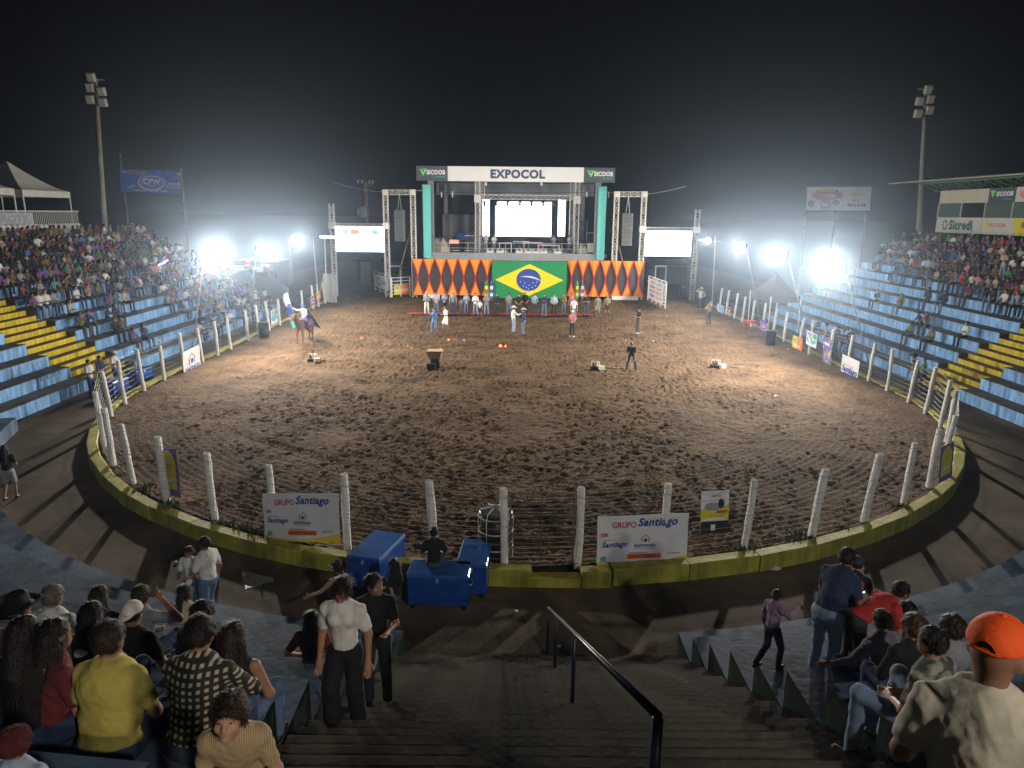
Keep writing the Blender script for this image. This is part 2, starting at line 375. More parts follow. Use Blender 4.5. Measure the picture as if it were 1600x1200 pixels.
# near stand: curved tiers on both sides of the middle stairs
SX0, SX1 = -2.5, 2.7
near = thing('curved_grandstand', (0, 11.8, WZ), 'curved concrete grandstand with worn blue tiers at the near end', 'grandstand')
def arc(rad, a0, a1, n):
    return [(CX+rad*math.cos(a0+(a1-a0)*i/n), CY+rad*math.sin(a0+(a1-a0)*i/n)) for i in range(n+1)]
for n in range(15):
    r0, r1 = RT0+TD*n, RT0+TD*(n+1)+.02; zt = WZ+TH*(n+1); nn = 26
    for side in (0, 1):
        if side == 0: a0 = R(180+18); a1_ = lambda r: math.acos(SX0/r) if False else -math.acos(SX0/r)+2*math.pi
        else: a0 = R(360-18); a1_ = lambda r: -math.acos(SX1/r)+2*math.pi
        P0, P1 = arc(r0, a0, a1_(r0), nn), arc(r1, a0, a1_(r1), nn); b = MB(); m_ = nn+1
        v = [(x, y, zt) for x, y in P0]+[(x, y, zt) for x, y in P1]+[(x, y, zt-TH-.1) for x, y in P0]+[(x, y, zt-TH-.1) for x, y in P1]
        f = [(i, i+1, m_+i+1, m_+i) for i in range(nn)]+[(i, 2*m_+i, 2*m_+i+1, i+1) for i in range(nn)]
        if side == 0: f = [q[::-1] for q in f]
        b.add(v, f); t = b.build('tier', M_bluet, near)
        (ex, ey), (fx, fy) = P0[nn], P1[nn]; sx = -1 if side == 0 else 1; xx = (SX0 if side == 0 else SX1)
        b = MB(); b.box((xx+sx*.03, (ey+fy)/2, zt-TH/2-.03), (.06, abs(ey-fy), TH+.05)); b.build('tier_end', M_tend, t)
        if n < 6:
            b = MB(); k2 = 24                                # painted riser boards
            Q = arc(r0-.012, a0, a1_(r0), k2)
            b2 = None
            for i in range(k2):
                if i < 6: continue
                x, y = (Vector(Q[i])+Vector(Q[i+1]))/2; d = Vector(Q[i+1])-Vector(Q[i])
                if n < 3:
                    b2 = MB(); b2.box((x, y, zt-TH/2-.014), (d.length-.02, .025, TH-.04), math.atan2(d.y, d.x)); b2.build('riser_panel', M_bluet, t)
b = MB(); b.box(((SX0+SX1)/2, 5.0, WZ-.6), (SX1-SX0-.04, 13, .5))
stairs = tag(b.build('staircase', M_step), 'wide dark cement stairs running down between the curved tiers', 'stairs')
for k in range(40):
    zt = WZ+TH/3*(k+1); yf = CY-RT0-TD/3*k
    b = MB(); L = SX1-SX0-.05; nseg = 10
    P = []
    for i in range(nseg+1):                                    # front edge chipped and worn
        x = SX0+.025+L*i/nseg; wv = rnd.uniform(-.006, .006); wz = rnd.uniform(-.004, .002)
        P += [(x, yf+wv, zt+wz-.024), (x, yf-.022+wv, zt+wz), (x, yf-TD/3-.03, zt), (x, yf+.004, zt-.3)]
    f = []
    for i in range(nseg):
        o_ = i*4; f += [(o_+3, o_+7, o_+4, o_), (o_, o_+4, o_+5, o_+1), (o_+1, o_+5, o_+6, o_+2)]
    b.add(P, [q[::-1] for q in f]); b.mi = [(1 if i % 3 == 1 else 0) for i in range(len(f))]; st = b.build('step', [M_step, mat('rimlit_nosing', (.16, .145, .11), .8, .5, 2)], stairs)  # paler nosing colour paints the rim light along each step edge
# stand behind and below the camera keeps going
# ---------------------------------------------------------------- handrail on the stairs
hr = thing('handrail', (.24, 11.86, WZ), 'dark blue steel handrail running down the middle of the stairs', 'handrail')
zs = lambda y: WZ+TH/TD*(CY-RT0-y)
a, c = Vector((.22, 11.9, .76)), Vector((.28, 3.2, 5.36))
b = MB(); b.tube([a, a.lerp(c, .5), c], .026, 10); b.build('rail', M_dkblue, hr, smooth=True)
for f in (0, .22, .53, 1.0):
    p = a.lerp(c, f); b = MB(); b.tube([(p.x, p.y, zs(p.y)-.05), (p.x, p.y, p.z-.01)], .024 if f < 1 else .03, 10); b.build('post', M_dkblue, hr, smooth=True)

# ---------------------------------------------------------------- haze
b = MB(); b.box((0, 60, 13.0), (190, 240, 30))
hz = b.build('haze', mat('haze_dummy', (1, 1, 1)))
M = bpy.data.materials.new('night_haze'); M.use_nodes = True; t = M.node_tree; t.nodes.remove(t.nodes['Principled BSDF'])
pv = t.nodes.new('ShaderNodeVolumePrincipled'); pv.inputs['Density'].default_value = HAZE_D; pv.inputs['Color'].default_value = (.55, .72, .95, 1)
pv.inputs['Anisotropy'].default_value = .90
t.links.new(pv.outputs[0], t.nodes['Material Output'].inputs['Volume'])
hz.data.materials[0] = M; tag(hz, 'thin bluish night haze over the arena', 'haze', kind='stuff'); hz.display_type = 'WIRE'

# ---------------------------------------------------------------- floodlights beside the ring
M_lens = mat('flood_lens', (.9, .9, .9), .3, 0, emit=(.93, .97, 1.0), es=160.0)
def flood(px, py, base, label, power, size, lean):
    base = Vector(base); d = ray(px, py); t = base.y/d[1]; top = Vector(CAM+d*t)
    root = thing('floodlight_pole', base, label, 'floodlight', 'floodlights on thin poles beside the ring')
    foot = Vector((base.x, base.y, WZ)); head = Vector((top.x+lean, base.y+.1, top.z+.35))
    b = MB(); b.tube([foot, foot.lerp(head, .5)+Vector((.04, 0, 0)), head], [.04, .036, .03], 8); b.build('pole', M_pole, root, smooth=True)
    aim = Vector((0, top.y-4.5, 4.2)) if top.y < 50 else Vector((0, top.y-3.0, 4.3)); n = (aim-top).normalized()
    q = n.to_track_quat('-Y', 'Z').to_matrix()
    b = MB(); b.tube([top-n*.12, top+n*.06], size*.60, 18); hd = b.build('housing', M_dark, root)
    for k in range(5):
        b = MB(); b.box(top-n*.10+q @ Vector(((k-2)*size*.3, 0, 0)), (.02, .08, size*.9), q); b.build('cooling_fin', M_dark, hd)
    b = MB(); b.tube([head, top-n*.05], .025, 6); b.build('bracket', M_dark, root)
    b = MB(); P = []
    for k in range(6):                                         # lens domed and oversized to imitate the lamp's glare
        e = R(90*k/6)
        for a in range(0, 360, 20): P.append(top+n*(.07+size*.42*math.sin(e))+q @ Vector((size*.66*math.cos(e)*math.cos(R(a)), 0, size*.66*math.cos(e)*math.sin(R(a)))))
    P.append(top+n*(.07+size*.42)); b.add(P, [(r_*18+i, r_*18+(i+1) % 18, r_*18+18+(i+1) % 18, r_*18+18+i) for r_ in range(5) for i in range(18)]+[(90+i, 90+(i+1) % 18, 108) for i in range(18)]); b.build('lens', M_lens, root, smooth=True)
    L = bpy.data.lights.new('flood_lamp', 'AREA'); L.shape = 'DISK'; L.size = size*.8; L.energy = power; L.color = (1.0, .91, .78)
    lo = bpy.data.objects.new('lamp', L); col.objects.link(lo); lo.parent = root; lo.location = top+n*(.10+size*.44)-base
    lo.rotation_euler = n.to_track_quat('-Z', 'Y').to_euler()
FX = 18.4
flood(323, 399, (-FX, 38.6, WZ), 'brightest floodlight on a thin pole before the crowded tent-side stand', FLOOD_W*1.6, .74, -.1)
flood(407, 391, (-FX, 47.4, WZ), 'floodlight on a thin pole between the brightest one and the horse rider', FLOOD_W, .62, -.25)
flood(458, 376, (-FX, 56.0, WZ), 'floodlight on a thin pole behind the rider with the flag', FLOOD_W, .62, -.2)
flood(1109, 376, (FX, 63.0, WZ), 'small floodlight on a pole nearest the screen beside the cowboy in white', FLOOD_W*.5, .34, .3)
flood(1161, 387, (FX, 53.6, WZ), 'floodlight on a thin pole above the red plastic table', FLOOD_W, .62, .15)
flood(1223, 398, (FX, 44.6, WZ), 'floodlight on a thin pole beside the dark tent', FLOOD_W, .62, .2)
flood(1308, 415, (FX, 36.4, WZ), 'brightest floodlight on a thin pole before the stand under the press box', FLOOD_W*1.6, .78, .25)
# ================================================================ fence round the ring
LP = [(501,475),(492,480),(484,484),(467,492),(449,501),(435,509),(421,517),(405,525),(390,533),(371,546),(351,556),(327,567),(302,581),(278,596),(247,612),(213,632),(178,654)]
NP = [(147,703),(158,732),(192,762),(247,792),(327,820),(428,842),(541,862),(676,878),(787,885),(906,893),(1036,880),(1173,868),(1288,850),(1381,828),(1445,799),(1492,773),(1514,748)]
RP = [(1497,694),(1469,672),(1428,648),(1393,630),(1358,612),(1330,598),(1300,582),(1276,569),(1253,554),(1234,546),(1216,535),(1200,527),(1184,519),(1170,511),(1155,504),(1144,498),(1134,492),(1125,487)]
POSTS = []
def on_ring(sgn, y): return (sgn*(RF if y >= CY else math.sqrt(max(1, RF*RF-(y-CY)**2))), y)
for px, py in LP: p = gp(px, py); POSTS.append(on_ring(-1, p.y))
for px, py in NP:
    p = gp(px, py); d = Vector((p.x-CX, p.y-CY)); d = d.normalized()*RF
    POSTS.append((CX+d.x, min(CY+d.y, 32)))
for px, py in RP: p = gp(px, py); POSTS.append(on_ring(1, p.y))
fence = thing('arena_fence', (0, 15, 0), 'whitewashed post and wire fence all round the rodeo ring', 'fence')
LEAN = []
for i, (x, y) in enumerate(POSTS):
    hgt = rnd.uniform(1.85, 2.05); out = Vector((x-CX, min(y-CY, 0), 0)).normalized()
    lean = out*rnd.uniform(.05, .17)+Vector((rnd.uniform(-.05, .05), rnd.uniform(-.04, .04), 0))
    r0 = rnd.uniform(.082, .105) if y < 26 else .085
    pts = []; bx, by = rnd.uniform(-.02, .02), rnd.uniform(-.02, .02)
    for k in range(7):
        t = k/6; pts.append(Vector((x, y, -.1))+lean*t+Vector((bx*math.sin(t*3.1), by*math.sin(t*2.7), 0))+Vector((rnd.uniform(-.006, .006), rnd.uniform(-.006, .006), (hgt+.1)*t)))
    b = MB(); b.tube(pts, [r0*rnd.uniform(.94, 1.05) for _ in range(6)]+[r0*.93], 10); b.build('post', M_post, fence, smooth=False)
    LEAN.append((Vector((x, y, 0)), lean, hgt))
for k in range(10):                                           # ten strands, stapled to the posts, with a little slack
    z = .16+.19*k; b = MB(); pts = []; b.v = []
    for i in range(len(LEAN)-1):
        (p, l, h_), (q, l2, h2) = LEAN[i], LEAN[i+1]
        a = p+l*(z/h_)+Vector((0, 0, z)); c = q+l2*(z/h2)+Vector((0, 0, z))
        if i == 25:   # gate opening: the strand ends here and another begins
            b.build('wire', M_wire, fence); b = MB(); continue
        out = Vector((a.x-CX, min(a.y-CY, 0), 0)).normalized()*.09
        sag = rnd.uniform(.0, .03); zj = rnd.uniform(-.015, .015)
        b.tube([a+out, (a+c)/2+out-Vector((0, 0, sag+zj)), c+out], .0045, 4, caps=False)
    b.build('wire', M_wire, fence)
# staples that glint on the near posts are short wire ends
for i, (p, l, h_) in enumerate(LEAN):
    if p.y > 22: continue
    for z in (1.72, 1.0):
        b = MB(); c = p+l*(z/h_)+Vector((0, -.1, z)); b.tube([c+Vector((-.16, 0, .01)), c+Vector((0, -.01, 0)), c+Vector((.16, 0, -.01))], .009, 5); b.build('tie_wire', M_wire, fence)
# gate between the two middle posts
gA, gB = LEAN[17+8][0], LEAN[17+9][0]
gate = thing('ring_gate', ((gA.x+gB.x)/2, (gA.y+gB.y)/2, .05), 'steel bar gate with seven rails between two white posts', 'gate')
M_bar = mat('dull_gate_steel', (.11, .115, .12), .5, .2, 3, metal=.3)
for k in range(7):
    z = .16+.265*k; b = MB(); b.tube([gA+Vector((.14, -.02, z)), gB+Vector((-.12, -.02, z))], .015, 6); b.build('bar', M_bar, gate)
for e in (gA+Vector((.14, -.02, 0)), gB+Vector((-.12, -.02, 0)), (gA+gB)/2+Vector((0, -.02, 0))):
    b = MB(); b.tube([e+Vector((0, .01, .14)), e+Vector((0, .01, 1.77))], .024 if e.x != (gA.x+gB.x)/2 else .012, 6); b.build('upright', M_bar, gate)

# ================================================================ banners tied to the fence
M_bw = mat('banner_white', (.78, .79, .82), .55, .06, 2); M_bred = mat('print_red', (.50, .03, .03), .6, .05); M_bblue = mat('print_blue', (.03, .06, .40), .6, .05)
M_bor = mat('print_orange', (.80, .22, .03), .6, .05); M_byel = mat('print_yellow', (.75, .62, .03), .6, .05); M_bgr = mat('print_green', (.06, .34, .12), .6, .05)
M_bpur = mat('print_purple', (.16, .10, .34), .6, .05); M_bblk = mat('print_black', (.02, .02, .025), .6, .05); M_bgrey = mat('print_grey', (.33, .34, .38), .6, .05)
M_bteal = mat('print_teal', (.10, .42, .44), .6, .05); M_bsky = mat('print_sky', (.30, .48, .80), .6, .05); M_bpink = mat('print_pink', (.75, .25, .30), .6, .05)
def house_logo(S, u, v, w_, h_, root):
    S.poly([(u-w_*.5, v+h_*.45), (u, v+h_), (u+w_*.5, v+h_*.45), (u+w_*.42, v+h_*.40), (u, v+h_*.86), (u-w_*.42, v+h_*.40)], M_bor, root, 'roof_mark')
    S.poly([(u-w_*.36, v), (u-w_*.36, v+h_*.42), (u-w_*.28, v+h_*.48), (u-w_*.28, v)], M_bblue, root, 'wall_mark')
    S.poly([(u+w_*.36, v), (u+w_*.28, v), (u+w_*.28, v+h_*.48), (u+w_*.36, v+h_*.42)], M_bblue, root, 'wall_mark')
    S.disc(u, v+h_*.28, w_*.15, h_*.22, M_bblue, root, name='drop_mark')
def hem(S, root, c):
    P = [(0, 0)]+[(i/12, 0) for i in range(1, 13)]; top = [(i/12, .03+.13*((i/12-.45)**2)*4) for i in range(12, -1, -1)]
    b = MB(); n = 13
    b.add([S.p(i/12, .001, .006) for i in range(13)]+[S.p(i/12, .035+.16*abs(i/12-.4)**1.6*2, .006) for i in range(13)], [(i, i+1, n+i+1, n+i) for i in range(12)])
    b.build('yellow_swoosh', c, root)
def grupo(bl, br, tl, label, shift):
    S = Sheet(bl, br, tl, .012, shift)
    root = thing('sponsor_banner', (S.o+S.r*.5), label, 'banner', 'large white sponsor banners on the near fence')
    S.sheet('sheet', M_bw, root)
    S.text('GRUPO', .16, .76, .42, .88, M_bred, root, .02); S.text('Santiago', .44, .73, .88, .94, M_bblue, root, .035, .25)
    S.text('TEM:', .03, .60, .12, .67, M_bred, root, .03, .2)
    S.text('supermercado', .06, .515, .20, .545, M_bred, root, .0); S.text('Santiago', .05, .36, .33, .50, M_bblue, root, .03, .25)
    house_logo(S, .53, .46, .12, .16, root); S.text('SANTIAGO', .41, .375, .64, .43, M_bblue, root, .05)
    S.text('MATERIAIS PARA CONSTRUCAO', .41, .335, .64, .36, M_bblue, root, .0)
    S.rect(.33, .14, .71, .24, M_bor, root, 'word_mark'); S.text('SANTIAGO', .35, .155, .69, .225, M_bred, root, .05, .2, .014)
    S.text('autocenter', .36, .25, .56, .28, M_bblue, root, .01); S.disc(.07, .17, .035, .05, M_bteal, root, name='leaf_mark'); S.text('farma', .03, .10, .14, .14, M_bteal, root, .01)
    hem(S, root, M_byel); S.text('posto', .78, .19, .92, .25, M_bgr, root, .01, .3)
    return root
def fence_sheet(pxs, rad):      # four photo corners (tl, tr, br, bl) -> sheet standing on the circle of the near fence
    out = []
    for (px, py) in pxs:
        d = ray(px, py); t = .1
        for _ in range(4000):
            p = CAM+d*t
            if math.hypot(p[0]-CX, p[1]-CY) < rad: break
            t += .005
        out.append(Vector(p))
    return out
tl, tr, br, bl = fence_sheet([(410, 771), (528, 784), (531, 848), (414, 845)], RF+.16); 
grupo(bl, br, tl, 'large white sponsor banner wired low beside the puddle and the blue chests', 1.0)
tl, tr, br, bl = fence_sheet([(934, 807), (1076, 800), (1072, 880), (932, 887)], RF+.16)
grupo(bl, br, tl, 'large white sponsor banner on the fence beside the steel gate', 2.2)
def small_banner(corn, label, paint, rad=None, amp=.01, back=None, group='small banners on the ring fence'):
    if rad: tl, tr, br, bl = fence_sheet(corn, rad)
    else:
        sgn = -1 if corn[0][0] < 800 else 1
        tl, tr, br, bl = [atX(px, py, sgn*(RF-.13)) for px, py in corn]
    S = Sheet(bl, br, tl, amp, len(label)*.7)
    root = thing('fence_banner', S.o+S.r*.5, label, 'banner', group); S.sheet('sheet', back or M_bw, root); paint(S, root)
def p_car(S, r):
    S.rect(0, .0, 1, .30, M_bblk, r, 'dark_band'); S.poly([(0, .30), (0, .55), (.2, .62), (1, .66), (1, .30), (.8, .36), (.5, .38), (.2, .36)], M_byel, r, 'yellow_band')
    S.disc(.42, .64, .3, .09, M_bgrey, r, name='car_mark'); S.disc(.72, .70, .11, .12, M_bblk, r, name='portrait_mark'); S.text('AUTO', .35, .86, .7, .91, M_bblk, r, .02, lift=.014)
    S.text('Sanauto', .55, .48, .95, .58, M_bred, r, .03, .3, .016); S.rect(.36, .08, .52, .22, M_bw, r, 'badge', .012)
def p_skol(S, r):
    S.rect(0, 0, 1, 1, M_bpur, r, 'field', .004); S.poly([(.12, .15), (.12, .75), (.3, .92), (.5, .96), (.7, .92), (.88, .75), (.88, .15)], M_byel, r, 'arch', .010)
    S.rect(.25, .30, .75, .38, M_bw, r, 'plate', .014); S.text('RODEIO', .25, .6, .75, .68, M_bor, r, .02, lift=.014)
def p_sant_l(S, r):
    house_logo(S, .5, .38, .5, .46, r); S.text('SANTIAGO', .08, .10, .94, .30, M_bblue, r, .04)
def p_sant_r(S, r):
    S.text('supermercado', .15, .60, .7, .68, M_bpink, r, .02); S.text('Santiago', .05, .26, .95, .60, M_bblue, r, .04, .25); S.rect(0, 0, 1, .13, M_byel, r, 'band', .008)
def p_orange(S, r):
    S.rect(0, 0, .5, 1, M_byel, r, 'field', .006); S.rect(.5, 0, 1, 1, M_bor, r, 'field', .006); S.disc(.25, .75, .18, .08, M_bgrey, r, .012, 'emblem'); S.text('agro', .15, .3, .85, .5, M_bw, r, .03, lift=.014)
def p_teal(S, r):
    S.disc(.5, .42, .45, .25, M_bteal, r, name='swirl'); S.rect(.62, .62, .98, .95, M_bgr, r, 'leaf'); S.text('VIDA', .1, .7, .55, .92, M_bblue, r, .03, lift=.014)
def p_dark(S, r):
    S.rect(.0, 0, 1, 1, M_bpur, r, 'field', .004); S.rect(.2, .72, .75, .82, M_bw, r, 'plate', .01); S.disc(.5, .3, .32, .2, M_bgrey, r, .010, 'portrait_mark'); S.rect(.7, .3, .95, .6, M_byel, r, 'patch', .008)
def p_red(S, r): S.rect(.05, .05, .95, .95, M_bred, r, 'field', .005); S.text('RODEIO', .1, .55, .9, .75, M_bw, r, .03, lift=.012); S.text('2023', .2, .25, .8, .45, M_bw, r, .03, lift=.012)
def p_blue(S, r): S.rect(.0, .0, 1, 1, M_bblue, r, 'field', .005); S.ring(.5, .5, .38, .3, .3, M_bor, r, lift=.012); S.text('TOP', .3, .4, .7, .6, M_bw, r, .03, lift=.014)
def p_sky(S, r): S.rect(0, 0, 1, 1, M_bsky, r, 'field', .005); S.ring(.4, .5, .3, .4, .4, M_bw, r, 30, 330, .010)
small_banner([(1096, 768), (1138, 765), (1137, 832), (1094, 835)], 'small banner with a car picture hung on the near wires', p_car, RF-.12, .004)
small_banner([(246, 698), (284, 706), (283, 778), (254, 772)], 'tall yellow and purple banner behind the near posts on the puddle side', p_skol, RF-.14, .004)
small_banner([(1470, 700), (1492, 690), (1487, 745), (1466, 756)], 'tall yellow banner behind the near posts on the press box side', p_skol, RF-.14, .004)
small_banner([(285, 551), (312, 540), (314, 575), (288, 590)], 'white banner with an orange house logo on the tent-side fence', p_sant_l)
small_banner([(1317, 553), (1344, 565), (1338, 603), (1312, 589)], 'white banner with blue script and a yellow hem on the side fence', p_sant_r)
small_banner([(1239, 523), (1255, 529), (1252, 554), (1237, 547)], 'half yellow half orange banner on the side fence', p_orange)
small_banner([(1261, 516), (1276, 524), (1275, 545), (1259, 537)], 'white and teal banner hung high beside the orange one', p_teal)
small_banner([(1287, 524), (1302, 530), (1297, 575), (1284, 566)], 'dark purple banner between the teal one and the white script one', p_dark)
small_banner([(1188, 498), (1199, 503), (1198, 523), (1186, 518)], 'deep blue banner with an orange ring by the black bin', p_blue)
small_banner([(1136, 478), (1143, 481), (1141, 497), (1135, 493)], 'small red banner on the far end of the side fence', p_red)
small_banner([(1120, 474), (1133, 479), (1131, 491), (1120, 487)], 'pale blue banner at the far end of the fence by the cowboy in white', p_sky)
small_banner([(485, 464), (492, 460), (492, 476), (486, 480)], 'small red banner at the far end of the fence by the white boards', p_red)
small_banner([(423, 486), (433, 480), (434, 503), (424, 508)], 'white and teal banner on the fence behind the horse rider', p_teal)
small_banner([(494, 458), (500, 455), (501, 466), (495, 469)], 'tiny yellow banner on the last post beside the white boards', p_orange)

# ================================================================ things lying and standing about
M_chest = mat('blue_chest_paint', (.012, .07, .33), .28, .25, 3, .08, 12, spec=.5); M_chest2 = mat('blue_chest_lid', (.03, .13, .44), .22, .2, 3, .05, 12, spec=.6)
def chest(p, sx, sy, sz, rz, label, zb=WZ, open_=False):
    root = thing('cool_box', p, label, 'cool box', 'blue steel cool boxes', rz); root.location.z = zb
    b = MB(); b.rbox((0, 0, (sz-.08)/2+.05), (sx, sy, sz-.16), .025); b.build('body', M_chest, root, local=True)
    b = MB(); b.rbox((0, 0, sz-.055), (sx+.03, sy+.03, .09), .03); lid = b.build('lid', M_chest2, root, local=True)
    for k in (-1, 1):
        b = MB(); b.tube([(sx/2*k, -.12, sz*.6), (sx/2*k+.05*k, -.1, sz*.6), (sx/2*k+.05*k, .1, sz*.6), (sx/2*k, .12, sz*.6)], .012, 6); b.build('handle', M_steel, root, local=True)
        b = MB(); b.box((sx*.3*k, sy/2+.016, sz-.10), (.08, .02, .08)); b.build('hinge', M_steel, root, local=True)
        for j in (-1, 1):
            b = MB(); b.box(((sx/2-.1)*k, (sy/2-.08)*j, .03), (.09, .09, .06)); b.build('foot', M_black, root, local=True)
    b = MB(); b.box((0, -sy/2-.016, sz-.12), (.06, .02, .1)); b.build('latch', M_steel, root, local=True)
    return root
cB = gp(686, 950, WZ); chest((cB.x, cB.y+.25, 0), 1.30, .68, .82, R(-3), 'blue cool box the person in black sits on, facing the stairs')
cA = gp(590, 915, WZ); chest((cA.x-.06, cA.y+.35, 0), .78, 1.35, .86, R(-16), 'blue cool box on the puddle side, longest of those by the gate')
cC = gp(735, 925, WZ); chest((cC.x+.08, cC.y+.35, 0), .66, 1.25, .82, R(-4), 'blue cool box nearest the steel gate, beside the seated person')
for (px, py, sx, rz, lb) in ((214, 610, 1.2, 80, 'blue cool box on the side walkway farthest from the near posts'), (180, 630, 1.2, 88, 'blue cool box behind the side fence between two vendors')):
    p = gp(px, py, WZ); chest((-18.3+rnd.uniform(-.1, .1), p.y+1.1, 0), sx, .6, .8, R(rz), lb)
# bins
def bin_(p, label, hgt=.95, r=.33, zb=0.0, wrap=True):
    root = thing('waste_bin', (p[0], p[1], zb), label, 'bin', 'black waste drums')
    b = MB(); b.lathe([(r*.92, 0), (r*.95, .05), (r, hgt*.33), (r*1.03, hgt*.35), (r, hgt*.37), (r, hgt*.64), (r*1.03, hgt*.66), (r, hgt*.68), (r*.98, hgt), (r*.9, hgt), (r*.86, hgt*.9), (.01, hgt*.88)], (0, 0, 0), 20); b.build('drum', M_black, root, True, True)
    b = MB(); b.lathe([(r*.97, hgt-.02), (r*1.08, hgt-.01), (r*1.08, hgt+.02), (r*.95, hgt+.025)], (0, 0, 0), 20); b.build('rim', mat('bin_liner', (.05, .055, .06), .3), root, True, True)
    return root
bin_(gp(1203, 540), 'black waste drum beside the red plastic table'); bin_(gp(413, 527), 'black waste drum near the horse rider')
bp_ = gp(770, 888); root = bin_((bp_.x+.05, bp_.y+.55), 'dark drum in a pale wire cradle behind the gate post', 1.12, .36, .03)
for k in range(6):
    a = R(60*k); b = MB(); b.tube([(.4*math.cos(a), .4*math.sin(a), 0), (.41*math.cos(a), .41*math.sin(a), 1.0), (.36*math.cos(a), .36*math.sin(a), 1.18), (.1*math.cos(a), .1*math.sin(a), 1.24)], .014, 6); b.build('cradle_bar', M_white, root, local=True)
for z in (.3, .7, 1.05):
    b = MB(); b.tube([(.41*math.cos(R(a)), .41*math.sin(R(a)), z) for a in range(0, 361, 24)], .012, 6); b.build('cradle_hoop', M_white, root, local=True)
# red plastic table
p = gp(1172, 517); M_rp = mat('red_plastic', (.60, .03, .03), .4, .05); root = thing('plastic_table', p, 'red plastic table without anything on it beside the fence', 'table'); root.rotation_euler.z = R(15)
b = MB(); b.rbox((0, 0, .71), (.75, .75, .04), .015); b.rbox((0, 0, .66), (.68, .68, .06), .01); b.build('table_top', M_rp, root, local=True)
for sx in (-1, 1):
    for sy in (-1, 1): b = MB(); b.tube([(sx*.3, sy*.3, .66), (sx*.36, sy*.36, 0)], [.045, .03], 6); b.build('leg', M_rp, root, local=True)
# puddle: wet patch with ripples
pts = [gp(x, y, WZ+.006) for x, y in ((377, 891), (390, 893), (404, 898), (428, 903), (427, 909), (412, 911), (404, 917), (384, 919), (379, 908))]
M = bpy.data.materials.new('rippled_water'); M.use_nodes = True; t = M.node_tree; pb = t.nodes['Principled BSDF']; pb.inputs['Base Color'].default_value = (.85, .85, .85, 1); pb.inputs['Roughness'].default_value = .2; pb.inputs['Metallic'].default_value = .9
tc = t.nodes.new('ShaderNodeTexCoord'); wv = t.nodes.new('ShaderNodeTexNoise'); wv.inputs['Scale'].default_value = 16; bp2 = t.nodes.new('ShaderNodeBump'); bp2.inputs['Strength'].default_value = 1.0; bp2.inputs['Distance'].default_value = .07
mp = t.nodes.new('ShaderNodeMapping'); mp.inputs['Scale'].default_value = (.45, 1.4, 1); t.links.new(tc.outputs['Object'], mp.inputs[0]); t.links.new(mp.outputs[0], wv.inputs['Vector']); t.links.new(wv.outputs['Fac'], bp2.inputs['Height']); t.links.new(bp2.outputs[0], pb.inputs['Normal'])
b = MB(); b.add(pts, [tuple(range(len(pts)))[::-1]]); tag(b.build('puddle', M), 'rippled shiny puddle on the concrete walkway', 'puddle')
# litter
for (px, py, z, s_, lb) in ((805, 956, WZ, .07, 'crushed white cup on the walkway beside the handrail'), (1210, 888, WZ, .16, 'white foam plate lying under the kerb'), (1212, 619, 0, .14, 'white plate lying on the ring soil'), (1021, 533, 0, .12, 'white crumpled cup on the soil right of the standing man'), (1231, 546, 0, .08, 'scrap of paper at the foot of the side fence'), (275, 879, WZ, .07, 'small paper scrap between the shadow bars on the walkway'), (873, 1010, WZ, .05, 'pale bottle cap near the foot of the handrail')):
    p = gp(px, py, z+.01); b = MB(); k = 9; P = [(p.x+s_*math.cos(R(40*i))*rnd.uniform(.7, 1.1), p.y+s_*math.sin(R(40*i))*rnd.uniform(.6, 1), z+rnd.uniform(.005, .05)) for i in range(k)]
    b.add(P+[(p.x, p.y, z+.03+s_*.3)], [(i, (i+1) % k, k) for i in range(k)]); tag(b.build('litter', M_white), lb, 'litter')
# weeds along the kerb
def weed(x, y, s_, label):
    b = MB()
    for k in range(34):
        a = rnd.uniform(0, 6.28); l = s_*rnd.uniform(.4, 1.1); q = Vector((x+rnd.gauss(0, s_*.6), y+rnd.gauss(0, s_*.4), .02)); d = Vector((math.cos(a)*.6, math.sin(a)*.6, 1)).normalized()*l; s2 = Vector((-math.sin(a), math.cos(a), 0))*l*.16
        b.add([q-s2*.4, q+d*.5-s2, q+d, q+d*.5+s2], [(0, 1, 2, 3)])
    root = thing('weed_tuft', (x, y, 0), label, 'weed', 'weed tufts along the kerb'); b.build('leaves', mat('weed_green', (.06, .10, .035), .8, .3, 5), root)
for i, (px, py) in enumerate(((180, 748), (205, 775), (260, 795), (345, 824), (372, 830), (402, 836), (575, 862), (1160, 862), (1250, 842), (1335, 835), (1420, 800))):
    p = gp(px, py); d = Vector((p.x-CX, p.y-CY)); d = d.normalized()*min(d.length, RK0-.12); weed(d.x, CY+d.y, .17+.05*(i % 3), 'weed tuft inside the near kerb, '+ORD[i]+' from the corner posts')
# ================================================================ the stage
SY = 69.0
def sx(px, Y=SY, py=350): return atY(px, py, Y).x
def sz(py, Y=SY, px=800): return atY(px, py, Y).z
M_sgrey = mat('stage_grey', (.30, .32, .35), .7, .1, 1); M_sdark = mat('stage_slate', (.085, .10, .13), .6, .08, 1); M_turq = mat('turquoise_panel', (.16, .66, .62), .55, .05, 1)
M_swhite = mat('sign_white', (.82, .83, .85), .5, .03, 1); M_navy = mat('sign_navy', (.06, .09, .17), .5, .03); M_lime = mat('logo_lime', (.25, .72, .20), .5, .03); M_lteal = mat('logo_teal', (.05, .50, .45), .5, .03)
M_tarp = mat('grey_tarpaulin', (.20, .21, .22), .8, .2, .8); M_led = mat('led_wall', (.8, .8, .8), .4, 0, emit=(.93, .95, 1.0), es=SCREEN*1.6); M_ledb = mat('led_strip', (.8, .8, .8), .4, 0, emit=(.86, .89, 1.0), es=SCREEN*1.1)
deck = sz(396); xl, xr = sx(655), sx(955)
